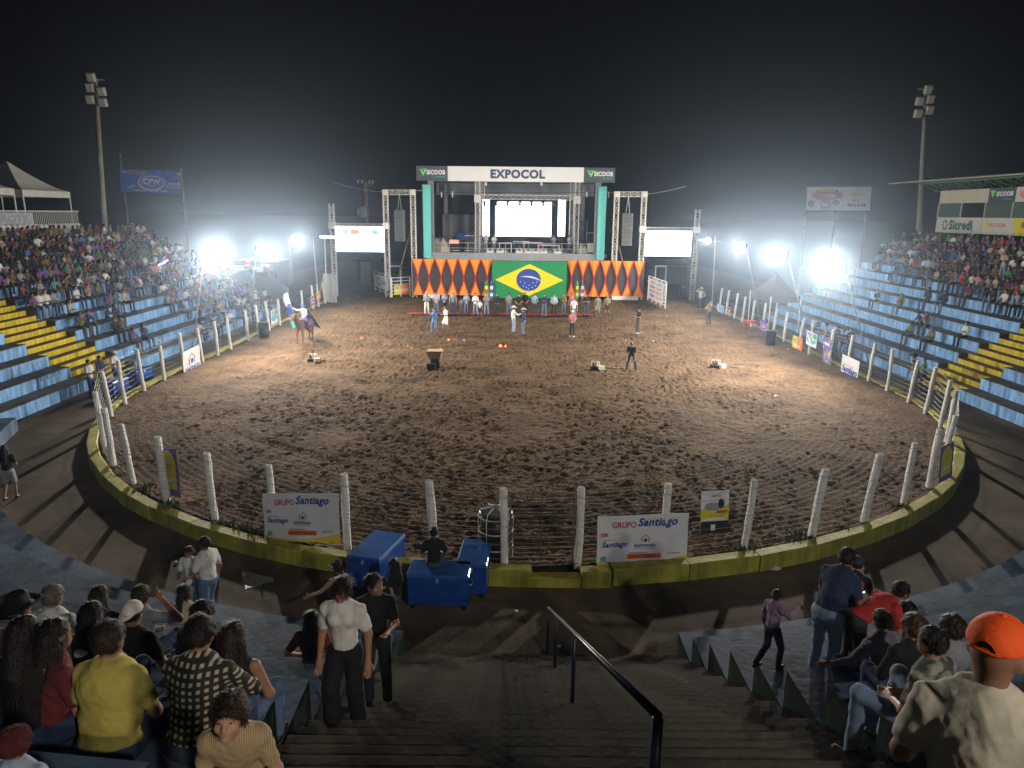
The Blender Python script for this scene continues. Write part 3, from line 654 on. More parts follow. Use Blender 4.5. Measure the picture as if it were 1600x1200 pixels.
stage = thing('concert_stage', ((xl+xr)/2, SY+5, 0), 'roofed concert stage with white lettered header and turquoise side columns', 'stage')
b = MB(); b.box(((xl+xr)/2, SY+5.3, deck-.15), (xr-xl-.6, 10.6, .3)); b.build('deck', M_sdark, stage)
b = MB(); b.box(((xl+xr)/2, SY-.05, deck-.32), (xr-xl-1.3, .08, .72)); b.build('deck_fascia', M_sgrey, stage)
for k in range(9):
    b = MB(); b.box((xl+1+(xr-xl-2)*k/8, SY+.6+ (k % 2)*3, (deck-.3)/2), (.25, .25, deck-.3)); b.build('support', M_dark, stage)
zt, zb = sz(261), sz(284); h0, h1 = sx(701), sx(909)
b = MB(); b.box(((h0+h1)/2, SY-.3, (zt+zb)/2), (h1-h0, .3, zt-zb)); hd = b.build('header', M_swhite, stage)
S = Sheet((h0, SY-.452, zb), (h1, SY-.452, zb), (h0, SY-.452, zt)); S.text('EXPOCOL', .315, .20, .715, .82, M_navy, hd, .05)
for (a, c) in ((sx(653), h0-.02), (h1+.02, sx(957))):
    b = MB(); b.box(((a+c)/2, SY-.28, (zt+zb)/2), (c-a, .3, zt-zb)); hw = b.build('header_wing', M_sdark, stage)
    S = Sheet((a, SY-.432, zb), (c, SY-.432, zb), (a, SY-.432, zt)); S.text('SICOOB', .33, .42, .93, .74, M_swhite, hw, .05); S.text('Credisul', .58, .22, .92, .34, M_lteal, hw, .02)
    S.poly([(.10, .80), (.34, .80), (.22, .32)], M_lime, hw, 'triangle_mark'); S.poly([(.17, .74), (.27, .74), (.22, .58)], M_navy, hw, 'triangle_mark', .012); S.poly([(.10, .80), (.22, .80), (.16, .70)], M_lteal, hw, 'triangle_mark', .012)
b = MB(); b.box(((xl+xr)/2, SY+5, zb+.35), (xr-xl-.4, 10.4, .22)); b.build('roof', M_tarp, stage)
b = MB(); b.box(((xl+xr)/2, SY+10.3, zb-.35), (xr-xl-1.2, .1, 1.3)); b.build('back_valance', M_sgrey, stage)
for (px, s_) in ((667.5, 1), (939.5, -1)):
    x = sx(px); b = MB(); b.box((x, SY-.1, (sz(290)+sz(404))/2), (.74, .3, sz(290)-sz(404))); b.build('column', M_turq, stage)
    b = MB(); b.box((x+s_*.35, SY+.4, (zb+deck)/2), (.5, .5, zb-deck)); b.build('pillar', M_sgrey, stage)
    b = MB(); b.box((x+s_*.9, SY+9.8, (zb+deck)/2), (.4, .4, zb-deck)); b.build('pillar', M_sgrey, stage)
b = MB(); b.grid(lambda u, v: (sx(677)+ (sx(742)-sx(677))*u, SY+9.0+.15*math.sin(u*19), deck+(sz(336)-deck)*v), 24, 4); b.build('back_sheet', M_tarp, stage, True)
b = MB(); b.grid(lambda u, v: (sx(902)+(sx(934)-sx(902))*u, SY+9.0+.12*math.sin(u*15), deck+(sz(345)-deck)*v), 16, 4); b.build('back_sheet', M_sdark, stage, True)
b = MB(); b.box(((xl+xr)/2, SY+10.6, (zb+deck)/2), (xr-xl, .1, zb-deck)); b.build('back_wall', mat('stage_backdrop', (.035, .045, .06), .9, .2, .5), stage)
YL = SY+7.5
def led(px0, px1, py0, py1, M, name):
    a, c = atY(px0, py1, YL), atY(px1, py0, YL); b = MB(); b.rbox(((a.x+c.x)/2, YL+.1, (a.z+c.z)/2), (c.x-a.x+.15, .2, c.z-a.z+.15), .03); o = b.build('led_cabinet', M_black, stage)
    b = MB(); b.box(((a.x+c.x)/2, YL-.02, (a.z+c.z)/2), (c.x-a.x, .03, c.z-a.z)); b.build(name, M, o)
led(774, 862, 316, 369, M_led, 'led_panel'); led(754, 765, 312, 369, M_ledb, 'led_panel'); led(871, 884, 312, 369, M_ledb, 'led_panel')
b = MB(); b.box((sx(820, YL), YL+.1, sz(379, YL)), (9.5, .4, .9)); b.build('led_base', M_dark, stage)
def truss(parent, a, c, w_=.4, name='truss', M=None, brace=.55):          # square lattice girder
    a, c = Vector(a), Vector(c); d = (c-a); L = d.length; q = d.to_track_quat('Z', 'Y').to_matrix(); b = MB(); n = max(2, int(L/brace)); r = w_*.085
    C4 = [q @ Vector((sx_*w_/2, sy_*w_/2, 0)) for sx_, sy_ in ((-1,-1),(1,-1),(1,1),(-1,1))]
    for k in range(4):
        b.tube([a+C4[k], c+C4[k]], r, 6)
        for i in range(n):
            p = a+d*(i/n); p2 = a+d*((i+1)/n); b.tube([p+C4[k], p2+C4[(k+1) % 4]] if i % 2 else [p+C4[(k+1) % 4], p2+C4[k]], r*.7, 4, caps=False)
            if i: b.tube([p+C4[k], p+C4[(k+1) % 4]], r*.6, 4, caps=False)
    return b.build(name, M or M_alu, parent)
YT = SY+1.6
for px in (746, 901):
    x = sx(px, YT); truss(stage, (x, YT, deck), (x, YT, zb+.2)); b = MB(); b.rbox((x, YT, sz(311, YT)), (.62, .62, .8), .04); b.build('sleeve_block', M_alu, stage)
truss(stage, (sx(748, YT), YT, sz(308, YT)), (sx(900, YT), YT, sz(308, YT)))
truss(stage, (sx(754, SY+6), SY+6, zb+.2), (sx(754, SY+6), SY+6, deck)); truss(stage, (sx(893, SY+6), SY+6, zb+.2), (sx(893, SY+6), SY+6, deck))
for i, px in enumerate((757, 775, 793, 812, 830, 848, 866, 885)):       # moving heads hung from the girder
    x = sx(px, YT); z = sz(315, YT); b = MB(); b.rbox((x, YT, z-.05), (.28, .22, .12), .02); b.lathe([(.05, -.42), (.11, -.38), (.12, -.2), (.07, -.1)], (x, YT, z), 10); b.build('moving_head', M_black, stage)
for px, z_ in ((759, 290), (846, 290)):
    p = atY(px, z_, SY+2); b = MB(); b.lathe([(.06, 0), (.12, .1), (.1, .3), (.04, .34)], (p.x, p.y, p.z), 10); b.build('spot_lamp', M_white, stage)
for k, px in enumerate((673, 690, 707, 917, 933, 951)):
    p = atY(px, 304, SY+.3); b = MB(); b.box((p.x, p.y, p.z), (.08, .06, .5)); b.build('lamp_tube', M_white, stage)
b = MB(); b.tube([atY(x_, 301, SY+.3) for x_ in (600, 660, 745, 830, 905, 960)], .02, 5); b.build('lamp_cable', M_dark, stage)
for z_ in (.45, .95):                                                    # cable rail along the stage front
    b = MB(); b.tube([(xl+1, SY+.3, deck+z_), (xr-1, SY+.3, deck+z_)], .018, 5); b.build('rail', M_alu, stage)
for k in range(10):
    b = MB(); b.tube([(xl+1+(xr-xl-2)*k/9, SY+.3, deck), (xl+1+(xr-xl-2)*k/9, SY+.3, deck+1.0)], .02, 6); b.build('rail_post', M_alu, stage)
# things on the stage
def on_deck(px, Y): return Vector((sx(px, Y), Y, deck))
def flight_case(px, Y, w_, d_, h_, label, M):
    p = on_deck(px, Y); root = thing('flight_case', p, label, 'case', 'cases on the stage'); b = MB(); b.rbox((0, 0, h_/2+.1), (w_, d_, h_), .03); b.build('box', M, root, local=True)
    for a in (-1, 1):
        for c in (-1, 1): b = MB(); b.lathe([(.05, 0), (.05, .1)], (a*(w_/2-.1), c*(d_/2-.1), 0), 8); b.build('caster', M_black, root, local=True)
    for z_ in (.14, h_+.06): b = MB(); b.box((0, -d_/2-.006, z_), (w_, .02, .06)); b.build('edge_strip', M_steel, root, local=True)
    return root
c = flight_case(710, SY+2.0, 1.0, .8, 1.0, 'flight case with a glowing red display at the side of the stage', M_black)
b = MB(); b.box((0, -.415, .98), (.85, .03, .32)); b.build('red_display', mat('red_display', (.8, .05, .05), .4, 0, emit=(1, .08, .06), es=6), c, local=True)
flight_case(733, SY+2.2, .9, .8, 1.5, 'tall dark case beside the stage lattice tower', M_dark); flight_case(925, SY+2.0, 1.0, .8, 1.9, 'tall rack of amplifiers by the far turquoise column', M_dark)
flight_case(926, SY+1.2, .8, .5, .9, 'pale case in front of the amplifier rack', M_white); flight_case(897, SY+3, .9, .8, 1.0, 'dark case behind the stage lattice tower', M_dark)
def tarp_heap(px, Y, w_, h_, M, label, name):
    p = on_deck(px, Y); b = MB(); sd = rnd.random()*9
    b.grid(lambda u, v: (p.x+w_*(u-.5), Y+1.0*(v-.5), deck+.01+h_*(max(0, 1-(2*abs(u-.5))**3.2))*(max(0, 1-(2*abs(v-.5))**3))*(.85+.15*math.sin(u*17+sd)*math.cos(v*9))), 16, 8)
    tag(b.build(name, M, smooth=True), label, 'cover')
tarp_heap(722, SY+3.4, 2.6, 2.0, mat('blue_tarpaulin', (.05, .12, .42), .5, .15, 2), 'blue tarpaulin draped over gear on the stage', 'tarpaulin')
tarp_heap(686, SY+1.4, 2.0, 1.5, mat('beige_cover', (.42, .40, .33), .8, .15, 2), 'beige cover thrown over gear in the stage corner', 'gear_cover')
tarp_heap(806, SY+2.4, 1.6, .7, M_dark, 'dark wedge monitor cover on the stage floor', 'gear_cover'); tarp_heap(912, SY+1.6, 1.0, .9, mat('beige_cover', (.4, .4, .3)), 'beige drum cover before the amplifier rack', 'gear_cover')
def table(px, Y, w_, d_, h_, M, label):
    root = thing('trestle_table', on_deck(px, Y), label, 'table', 'tables on the stage'); b = MB(); b.rbox((0, 0, h_), (w_, d_, .06), .01); b.build('table_top', M, root, local=True)
    for a in (-1, 1):
        for c in (-1, 1): b = MB(); b.tube([(a*(w_/2-.08), c*(d_/2-.08), 0), (a*(w_/2-.08), c*(d_/2-.08), h_)], .035, 6); b.build('leg', M, root, local=True)
table(790, SY+1.5, 1.3, .7, .9, M_white, 'white table on the stage beside the person in jeans'); table(832, SY+1.6, 1.9, .7, .95, mat('red_table', (.55, .05, .06), .4), 'red table on the stage before the big screen')
table(815, SY+2.8, 1.6, .7, 1.0, mat('teal_table', (.12, .35, .36), .5), 'teal table on the stage behind the red one'); table(858, SY+2.4, 2.2, .8, .7, M_white, 'low white table on the stage beside the red one')
for i, px in enumerate((766, 782, 812, 826, 838, 850, 872)):
    p = on_deck(px, SY+.9); root = thing('floor_monitor', p, ORD[i]+' pale floor monitor along the stage front from the blue tarpaulin', 'monitor', 'floor monitors along the stage front'); b = MB(); b.prism([(-.35, -.25, 0), (.35, -.25, 0), (.35, .25, 0), (-.35, .25, 0)], (0, .0, .14)); b.prism([(-.35, -.2, .14), (-.35, .25, .14), (-.35, .25, .42)], (.7, 0, 0)); b.build('cabinet', M_white, root, local=True)
    b = MB(); b.lathe([(.13, 0), (.12, .01)], (0, 0, 0), 10); o = b.build('speaker_cone', M_black, root, local=True); o.location = (0, -.01, .30); o.rotation_euler = (R(32), 0, 0)

# ================================================================ curtain wall and flag below the stage
CYW = SY-1.8
M_cor = mat('orange_satin', (.95, .31, .015), .5, .12, 1.5); M_cbl = mat('charcoal_satin', (.055, .05, .055), .6, .1, 1.5); M_cred = mat('red_piping', (.55, .02, .015), .5, .05)
def curtain(px0, px1, n, label):
    x0, x1 = sx(px0, CYW), sx(px1, CYW); z1 = sz(406, CYW); z0 = .35; root = thing('stage_curtain', ((x0+x1)/2, CYW, 0), label, 'curtain', 'orange and charcoal curtains under the stage')
    b = MB(); b.grid(lambda u, v: (x0+(x1-x0)*u, CYW+.05+.03*math.sin(u*n*6.28), z0+(z1-z0)*v), n*6, 2); b.build('backing', M_cbl, root, True)
    wd = (x1-x0)/n; zm = z0+(z1-z0)*.47
    for k in range(n):
        xc = x0+wd*(k+.5); j = rnd.uniform(-.06, .06)
        for (za, zc, nm) in ((z1, zm+.05, 'upper_swag'), (z0, zm-.05, 'lower_swag')):
            b = MB(); b.grid(lambda u, v: (xc+j*v+wd*(u-.5)*(1-v)**1.25*.98+.03*(u-.5)*v, CYW-.02-.10*math.sin(u*math.pi)*(1-v*.6)-.03*math.cos(u*18)*(1-v), za+(zc-za)*v), 14, 10); o = b.build(nm, M_cor, root, True)
            for e in (0, 1):
                b = MB(); b.tube([(xc+j*v+wd*(e-.5)*(1-v)**1.25*.98, CYW-.05, za+(zc-za)*v) for v in [i/8 for i in range(9)]], .055, 5); b.build('piping', M_cred, o, True)
        b = MB(); b.rbox((xc+j, CYW-.07, zm), (.2, .1, .2), .03); b.build('tie', M_cred, root)
    return root
curtain(642, 770, 7, 'orange swagged curtain under the stage on the rider side of the flag'); curtain(887, 1011, 7, 'orange swagged curtain under the stage on the far side of the flag')
YF = CYW-.35; f0, f1 = atY(769, 469, YF), atY(886, 409, YF); fz0, fz1 = .15, f1.z
S = Sheet((f0.x, YF, fz0), (f1.x, YF, fz0), (f0.x, YF, fz1), .02, 1.3)
flag = thing('national_flag', S.o+S.r*.5, 'huge green national flag with yellow diamond and blue disc under the stage', 'flag')
M_fg = mat('flag_green', (.015, .26, .085), .7, .06, 1); M_fy = mat('flag_yellow', (.85, .70, .01), .7, .04, 1); M_fb = mat('flag_blue', (.03, .07, .36), .7, .04, 1)
S.sheet('cloth', M_fg, flag, 30, 12)
b = MB()
def dia(u, v):      # grid mapped to the diamond
    a, c = u-.5, v-.5; return S.p(.5+(a+c)*.46, .5+(c-a)*.43, .012)
b.grid(dia, 14, 14); b.build('yellow_diamond', M_fy, flag, True)
S.disc(.49, .5, .165, .30, M_fb, flag, .03, 'blue_disc'); S.ring(.47, .18, .255, .43, .10, mat('flag_white', (.75, .75, .75), .7, .03), flag, 42, 112, .045, name='white_band')
for k, (a, c) in enumerate(((.42, .34), (.46, .30), (.50, .36), (.54, .30), (.58, .35), (.44, .42), (.55, .42), (.49, .26), (.52, .60), (.60, .45), (.38, .45))): S.disc(a, c, .0065, .013, MATS['flag_white'], flag, .045, 'star')
# small hanging flags either side of the big one
for px, s_ in ((759, 'rider'), (901, 'far')):
    for j, (M1, M2, nm) in enumerate(((M_fg, M_fy, 'green and yellow'), (M_fb, MATS['flag_white'], 'blue and white'))):
        a, c = atY(px-2+j*8, 467, YF-.15), atY(px+4+j*8, 440, YF-.15); S = Sheet((a.x, YF-.15, a.z), (c.x, YF-.15, a.z), (a.x, YF-.15, c.z), .02, px)
        r_ = thing('hanging_flag', S.o+S.r*.5, f'narrow {nm} flag hanging on the {s_} side of the big flag', 'flag', 'narrow hanging flags'); S.sheet('cloth', M1, r_); S.rect(.1, .55, .9, .75, M2, r_, 'stripe', .01); S.rect(.1, .15, .9, .35, M2, r_, 'stripe', .01)
        b = MB(); b.tube([S.p(.5, -.75, .0), S.p(.5, 1.05, .0)], .02, 6); b.build('staff', M_steel, r_)
# white skirting boards at the curtain foot
for px0, px1 in ((660, 686), (960, 1002)):
    a, c = sx(px0, CYW), sx(px1, CYW); b = MB(); b.rbox(((a+c)/2, CYW-.3, .25), (c-a, .25, .35), .03); tag(b.build('low_barrier', M_white), 'low white barrier at the foot of the orange curtain ' + ('on the rider side' if px0 < 800 else 'on the far side'), 'barrier')
# red carpet
a, c = gp(636, 494), gp(925, 494); d = gp(650, 491); b = MB(); b.grid(lambda u, v: (a.x+(c.x-a.x)*u, d.y+(a.y-d.y)*v*.75+.1*math.sin(u*9), .14+.02*math.sin(u*40)), 60, 3); tag(b.build('red_carpet', mat('red_carpet', (.42, .02, .03), .95, .2, 2), smooth=True), 'narrow red carpet laid on the soil before the flag', 'carpet')
# white cattle panels each side of the curtain
M_pan = mat('panel_white', (.75, .75, .73), .5, .06)
def panel(a, c, hgt, bars, label, prints):
    a, c = Vector(a), Vector(c); root = thing('cattle_panel', (a+c)/2, label, 'panel', 'white cattle panels'); root.location.z = 0
    n = max(2, int((c-a).length/1.5))
    for k in range(n+1): p = a.lerp(c, k/n); b = MB(); b.tube([(p.x, p.y, .1), (p.x, p.y, hgt)], .05, 8); b.build('upright', M_pan, root)
    for k in range(bars):
        z = .35+(hgt-.35)*k/(bars-1); b = MB(); b.tube([(a.x, a.y, z), (c.x, c.y, z)], .04, 6); b.build('bar', M_pan, root)
    if prints:
        n_ = Vector(((c-a).y, -(c-a).x, 0)).normalized(); n_ = n_ if n_.y < 0 else -n_
        l, r_ = (a, c) if a.x < c.x else (c, a); l = l+n_*.09; r_ = r_+n_*.09; q = l.lerp(r_, .1); w2 = l.lerp(r_, .92)
        S = Sheet((q.x, q.y, prints[0]), (w2.x, w2.y, prints[0]), (q.x, q.y, prints[1]), .01, a.x); S.sheet('print_sheet', M_bw, root); prints[2](S, root)
    return root
def pp_a(S, r): S.ring(.3, .5, .16, .3, .3, M_bteal, r); S.text('AGRO', .5, .35, .9, .65, M_bgr, r, .03)
def pp_b(S, r): S.rect(0, .5, .45, 1, M_byel, r); S.rect(.45, 0, 1, 1, M_bor, r); S.disc(.2, .75, .1, .14, M_bgrey, r, .012); S.rect(0, .0, .4, .45, M_byel, r); S.text('NORTE', .5, .3, .95, .6, M_bw, r, .03, lift=.014)
def pp_c(S, r):
    for k in range(8): S.text(('LOJA', 'AGRO', 'VIDA', 'CASA', 'NUTRI', 'MOTO', 'FARMA', 'CAFE')[k], .06+.47*(k % 2), .78-.21*(k//2), .42+.47*(k % 2), .90-.21*(k//2), (M_bred, M_bgrey, M_bblue, M_bpink)[k % 4], r, .03)
def pp_d(S, r): S.rect(.05, .3, .95, .6, M_bor, r)
a, c = gp(586, 456), gp(611, 466); panel((a.x, a.y, 0), (c.x, c.y, 0), 2.1, 8, 'white barred panel with a teal print angled beside the curtain', (.6, 1.9, pp_a))
a, c = gp(611, 466), gp(641, 464); panel((a.x+.1, a.y, 0), (c.x, c.y, 0), 1.9, 6, 'white barred panel with yellow and orange print beside the curtain', (.3, 1.2, pp_b))
a, c = gp(1012, 470), gp(1039, 484); panel((a.x, a.y, 0), (c.x, c.y, 0), 2.35, 8, 'white barred panel covered in small logos beside the curtain end', (.35, 2.2, pp_c))
for px0, lb in ((609, 'white square hoop above the cattle panel on the rider side'), (1024, 'white square hoop above the logo panel')):
    a, c = atY(px0, 430, SY+1), atY(px0+17, 416, SY+1); b = MB(); root = thing('chute_hoop', ((a.x+c.x)/2, SY+1, 0), lb, 'hoop', 'chute hoops')
    for x in (a.x, c.x): b = MB(); b.tube([(x, SY+1, 0), (x, SY+1, c.z)], .07, 8); b.build('upright', M_pan, root)
    b = MB(); b.tube([(a.x-.07, SY+1, c.z), (c.x+.07, SY+1, c.z)], .07, 8); b.build('crossbar', M_pan, root)
    for k in range(4): b = MB(); z = 1.6+.35*k; b.tube([(a.x-.8, SY+2, z), (c.x+.7, SY+1.6, z-.1)], .03, 6); b.build('blue_bar', mat('blue_bar', (.06, .14, .40), .5), root)
# stack of white boards at the fence end
a = gp(516, 473); root = thing('white_boards', (a.x, a.y, 0), 'white gate boards stood upright at the far end of the fence', 'boards')
for k in range(4):
    x = a.x-.45+.30*k; b = MB(); b.beam((x, a.y+.1, 0), (x+.02*k, a.y+.25, 2.55), .27, .05); b.build('board', M_white, root)
b = MB(); b.beam((a.x-1.2, a.y+.3, 0), (a.x-.6, a.y+.3, 2.3), .14, .06); tag(b.build('orange_strut', mat('orange_paint', (.75, .30, .03), .6)), 'orange timber strut leaning beside the white boards', 'strut')

# ================================================================ screens, towers and speakers beside the stage
def screen_unit(side):
    nm = 'rider' if side < 0 else 'far'
    T = (519, 603.5, 646) if side < 0 else (1089, 1004.5, 962); tops = (318, 297, 297) if side < 0 else (327, 300, 300)
    Y = SY-1.0; X = [sx(t, Y) for t in T]; Z = [sz(t, Y, T[i]) for i, t in enumerate(tops)]
    root = thing('speaker_tower', ((X[1]+X[2])/2, Y, 0), 'lattice portal of pale girders carrying a hanging speaker column on the '+nm+' side', 'tower', 'lattice portals beside the stage')
    truss(root, (X[1], Y, 0), (X[1], Y, Z[1]), .42); truss(root, (X[2], Y, 0), (X[2], Y, Z[2]), .42); truss(root, (X[1], Y, Z[1]-.2), (X[2], Y, Z[2]-.2), .42)
    for k in (1, 2): b = MB(); b.rbox((X[k], Y, Z[k]-.2), (.52, .52, .52), .03); b.build('corner_block', M_alu, root)
    r2 = thing('screen_tower', (X[0], Y, 0), 'single lattice mast holding the outer edge of the '+nm+' side screen', 'tower', 'lattice masts beside the screens')
    truss(r2, (X[0], Y, 0), (X[0], Y, Z[0]), .40)
    zz = sz(352 if side < 0 else 359, Y, T[0]); truss(r2, (X[0], Y-.05, zz), (X[1], Y-.05, zz), .36); 
    for x in (X[0], X[1]): b = MB(); b.rbox((x, Y, zz), (.62, .56, .6), .04); b.build('sleeve_block', M_alu, r2)
    (a, c) = ((525, 393), (600, 354)) if side < 0 else ((1007, 400), (1082, 361)); p, q = atY(*a, Y-.3), atY(*c, Y-.3)
    scr = thing('led_screen', ((p.x+q.x)/2, Y-.1, p.z), 'bright white video screen hung on the '+nm+' side of the stage', 'screen', 'side video screens')
    b = MB(); b.rbox(((p.x+q.x)/2, Y-.15, (p.z+q.z)/2), (q.x-p.x+.1, .2, q.z-p.z+.1), .03); b.build('cabinet', M_black, scr)
    S = Sheet((p.x, Y-.262, p.z), (q.x, Y-.262, p.z), (p.x, Y-.262, q.z)); S.sheet('display', mat('video_screen', (.8, .8, .8), .4, 0, emit=(.86, .88, 1.0), es=SCREEN), scr)
    if side < 0:
        S.rect(.14, .66, .27, .88, mat('screen_blue', (.1, .3, .5), .4, 0, emit=(.45, .70, .85), es=1.0), scr, 'picture'); S.rect(.31, .68, .49, .88, mat('screen_orange', (.5, .2, .1), .4, 0, emit=(.9, .40, .25), es=1.0), scr, 'picture'); S.rect(.75, .68, .87, .86, mat('screen_green', (.1, .5, .3), .4, 0, emit=(.10, .72, .45), es=.9), scr, 'picture')
        S.poly([(.17, .38), (.26, .38), (.25, .5), (.21, .46)], MATS['screen_blue'], scr, 'picture')
    else: S.rect(.75, .77, .88, .88, mat('screen_pale', (.1, .3, .5), .4, 0, emit=(.7, .9, .95), es=1.0), scr, 'picture')
    pc = (625, 328, 377) if side < 0 else (980, 333, 384); x = sx(pc[0], Y); z1, z0 = sz(pc[1], Y, pc[0]), sz(pc[2], Y, pc[0])
    la = thing('line_array', (x, Y, z0), 'grey column of hanging loudspeakers on the '+nm+' side of the stage', 'loudspeaker', 'hanging loudspeaker columns'); n = 8
    for k in range(n):
        hh = (z1-z0)/n; t = R(3*(k-3)) if True else 0; b = MB(); b.rbox((x, Y-.03*(n-1-k)*(.25*k), z1-hh*(k+.5)), (.95, .6, hh*.96), .03); cab = b.build('cabinet', mat('speaker_grey', (.16, .165, .16), .6, .1), la)
        b = MB(); b.box((x, Y-.03*(n-1-k)*(.25*k)-.306, z1-hh*(k+.5)), (.72, .02, hh*.75)); b.build('grille', mat('speaker_grille', (.09, .10, .10), .7, .15, 8), cab)
    for e in (-.18, .18): b = MB(); b.tube([(x+e, Y, z1), (x, Y, Z[1]-.3)], .02, 5); b.build('chain', M_steel, la)
    b = MB(); b.tube([(X[2]+(.2 if side < 0 else -.2), Y+.4, 8.2 if side < 0 else 7), (x-.6*side*-1, Y+.3, 1.0)], .06, 6); tag(b.build('brace_pole', M_wood), 'timber brace pole leaning behind the '+nm+' side portal', 'pole')
screen_unit(-1); screen_unit(1)
# thin poles with a glowing tube beside the rider-side screen
for (x0, y0, x1, y1, lb, m_) in ((488, 363, 496, 440, 'thin bare pole leaning beside the rider-side screen', M_steel), (507, 370, 509, 436, 'pale peeling pole beside the rider-side screen', M_post), (1118, 369, 1115, 445, 'thin pole with a crossarm beyond the far side screen', M_steel)):
    b = MB(); p, q = atY(x0, y0, SY-4), atY(x1, y1, SY-4); q.z = 0; root = thing('thin_pole', q, lb, 'pole', 'thin poles'); b.tube([q, p], [.07, .05], 8); b.build('shaft', m_, root)
    if x0 != 507:
        c, d = (atY(488, 370, SY-4), atY(503, 371, SY-4)) if x0 == 488 else (atY(1093, 375, SY-4), atY(1128, 378, SY-4)); b = MB(); b.tube([c, d], .04, 6); b.build('crossarm', M_steel, root)
        e, f = (atY(500, 370, SY-4.1), atY(524, 371, SY-4.1)) if x0 == 488 else (atY(1093, 375, SY-4.1), atY(1103, 376, SY-4.1)); b = MB(); b.tube([e, f], .10 if x0 == 488 else .07, 8); b.build('glow_tube', mat('glow_tube', (.8, .8, .8), .4, 0, emit=(.8, .88, 1), es=5), root)
# utility pole with transformer
Y = 84.0; p = atY(577, 400, Y); root = thing('utility_pole', (p.x, Y, 0), 'concrete utility pole with a transformer behind the rider-side screen', 'utility pole')
zt_ = atY(575, 284, Y).z; b = MB(); b.tube([(p.x, Y, -.3), (p.x-.2, Y, zt_)], [.34, .22], 10); b.build('pole', M_wood, root)
b = MB(); b.beam((p.x-1.1, Y, zt_-.2), (p.x+.8, Y, zt_-.2), .14); b.build('crossarm', M_wood, root)
for k in (-1.0, -.5, .35, .7): b = MB(); b.lathe([(.05, 0), (.11, .1), (.06, .15), (.11, .22), (.05, .3)], (p.x+k, Y, zt_-.13), 8); b.build('insulator', M_white, root)
q = atY(566, 335, Y); b = MB(); b.lathe([(.35, 0), (.52, .1), (.52, 1.1), (.45, 1.25), (.15, 1.3)], (q.x, Y-.1, q.z-.4), 14); b.build('transformer', M_sgrey, root, True)
for k in range(6): a = R(60*k); b = MB(); b.box((q.x+.56*math.cos(a), Y-.1+.56*math.sin(a), q.z+.2), (.16, .03, .8), a); b.build('cooling_fin', M_sgrey, root)
for (x0, y0, x1, y1, lb) in ((520, 285, 660, 297, 'overhead cable slanting to the rider-side portal'), (942, 299, 1072, 291, 'overhead cable slanting from the far side portal into the dark')):
    a, c = atY(x0, y0, SY+3), atY(x1, y1, SY-1); b = MB(); b.tube([a.lerp(c, t/8)-Vector((0, 0, .5*math.sin(math.pi*t/8))) for t in range(9)], .03, 5); tag(b.build('overhead_cable', M_steel), lb, 'cable', 'overhead cables')
# dark sheds behind
for (x0, x1, yt, Y, lb, M1) in ((558, 590, 405, 80, 'grey shed with a pale door behind the rider-side screen', M_sgrey), (1020, 1075, 415, 84, 'low pale roofed shed beyond the far side screen', M_sgrey)):
    a, c = atY(x0, yt, Y), atY(x1, yt, Y); root = thing('shed', ((a.x+c.x)/2, Y, 0), lb, 'shed', 'sheds behind the stage'); b = MB(); b.box(((a.x+c.x)/2, Y+1.5, a.z/2-.1), (c.x-a.x, 3, a.z)); b.build('wall', mat('shed_wall', (.10, .10, .11), .8, .2), root)
    b = MB(); b.prism([(a.x-.4, Y-.4, a.z), (c.x+.4, Y-.4, a.z-.1), (c.x+.4, Y+3.4, a.z+.5), (a.x-.4, Y+3.4, a.z+.6)], (0, 0, .08)); b.build('roof', M1, root)
    b = MB(); b.box((a.x+.9, Y-.03, 1.2), (1.1, .06, 2.5)); b.build('door', M1, root)

# ================================================================ beyond the stands
def hoist(px0, py0, px1, py1, Y, label, lamps):
    top = atY(px0, py0, Y); low = atY(px1, py1, Y); k = (low.z+.3)/(top.z-low.z); base = low+(low-top)*k
    root = thing('floodlight_tower', base, label, 'floodlight tower', 'tall unlit floodlight towers')
    b = MB(); b.tube([base, top], [.28, .15], 12); b.build('mast', mat('mast_concrete', (.34, .31, .25), .8, .2, 1), root, True)
    s_ = -1 if px0 < 800 else 1; b = MB(); b.beam(top+Vector((-.75, -.1, -.05+.1*s_)), top+Vector((.75, -.1, -.05-.1*-s_)), .1); b.build('crossarm', M_steel, root)
    sc_ = Y/FPX
    for (dx, dy) in lamps:
        c = top+Vector((dx*sc_, -.3, -dy*sc_)); q = Matrix.Rotation(R(16), 3, 'X'); b = MB(); b.rbox(c, (.66, .3, .70), .06, q); h_ = b.build('lamp_box', mat('lamp_case', (.42, .42, .37), .5, .1), root)
        b = MB(); b.rbox(c+q @ Vector((0, -.165, 0)), (.56, .05, .60), .02, q); b.build('lamp_glass', mat('unlit_glass', (.60, .60, .54), .3, .05), h_)
        b = MB(); b.tube([c+Vector((0, .12, 0)), (top.x, top.y, c.z)], .035, 6); b.build('bracket', M_steel, root)
hoist(149, 122, 163, 345, 62, 'tall unlit floodlight tower behind the tents and the lettered blue banner', ((-3, 0), (-6, 14), (10, 19), (-8, 30), (10, 34)))
hoist(1447, 141, 1436, 360, 64, 'tall unlit floodlight tower behind the press box stand', ((0, 0), (5, 13), (-10, 16), (-10, 33), (6, 28)))
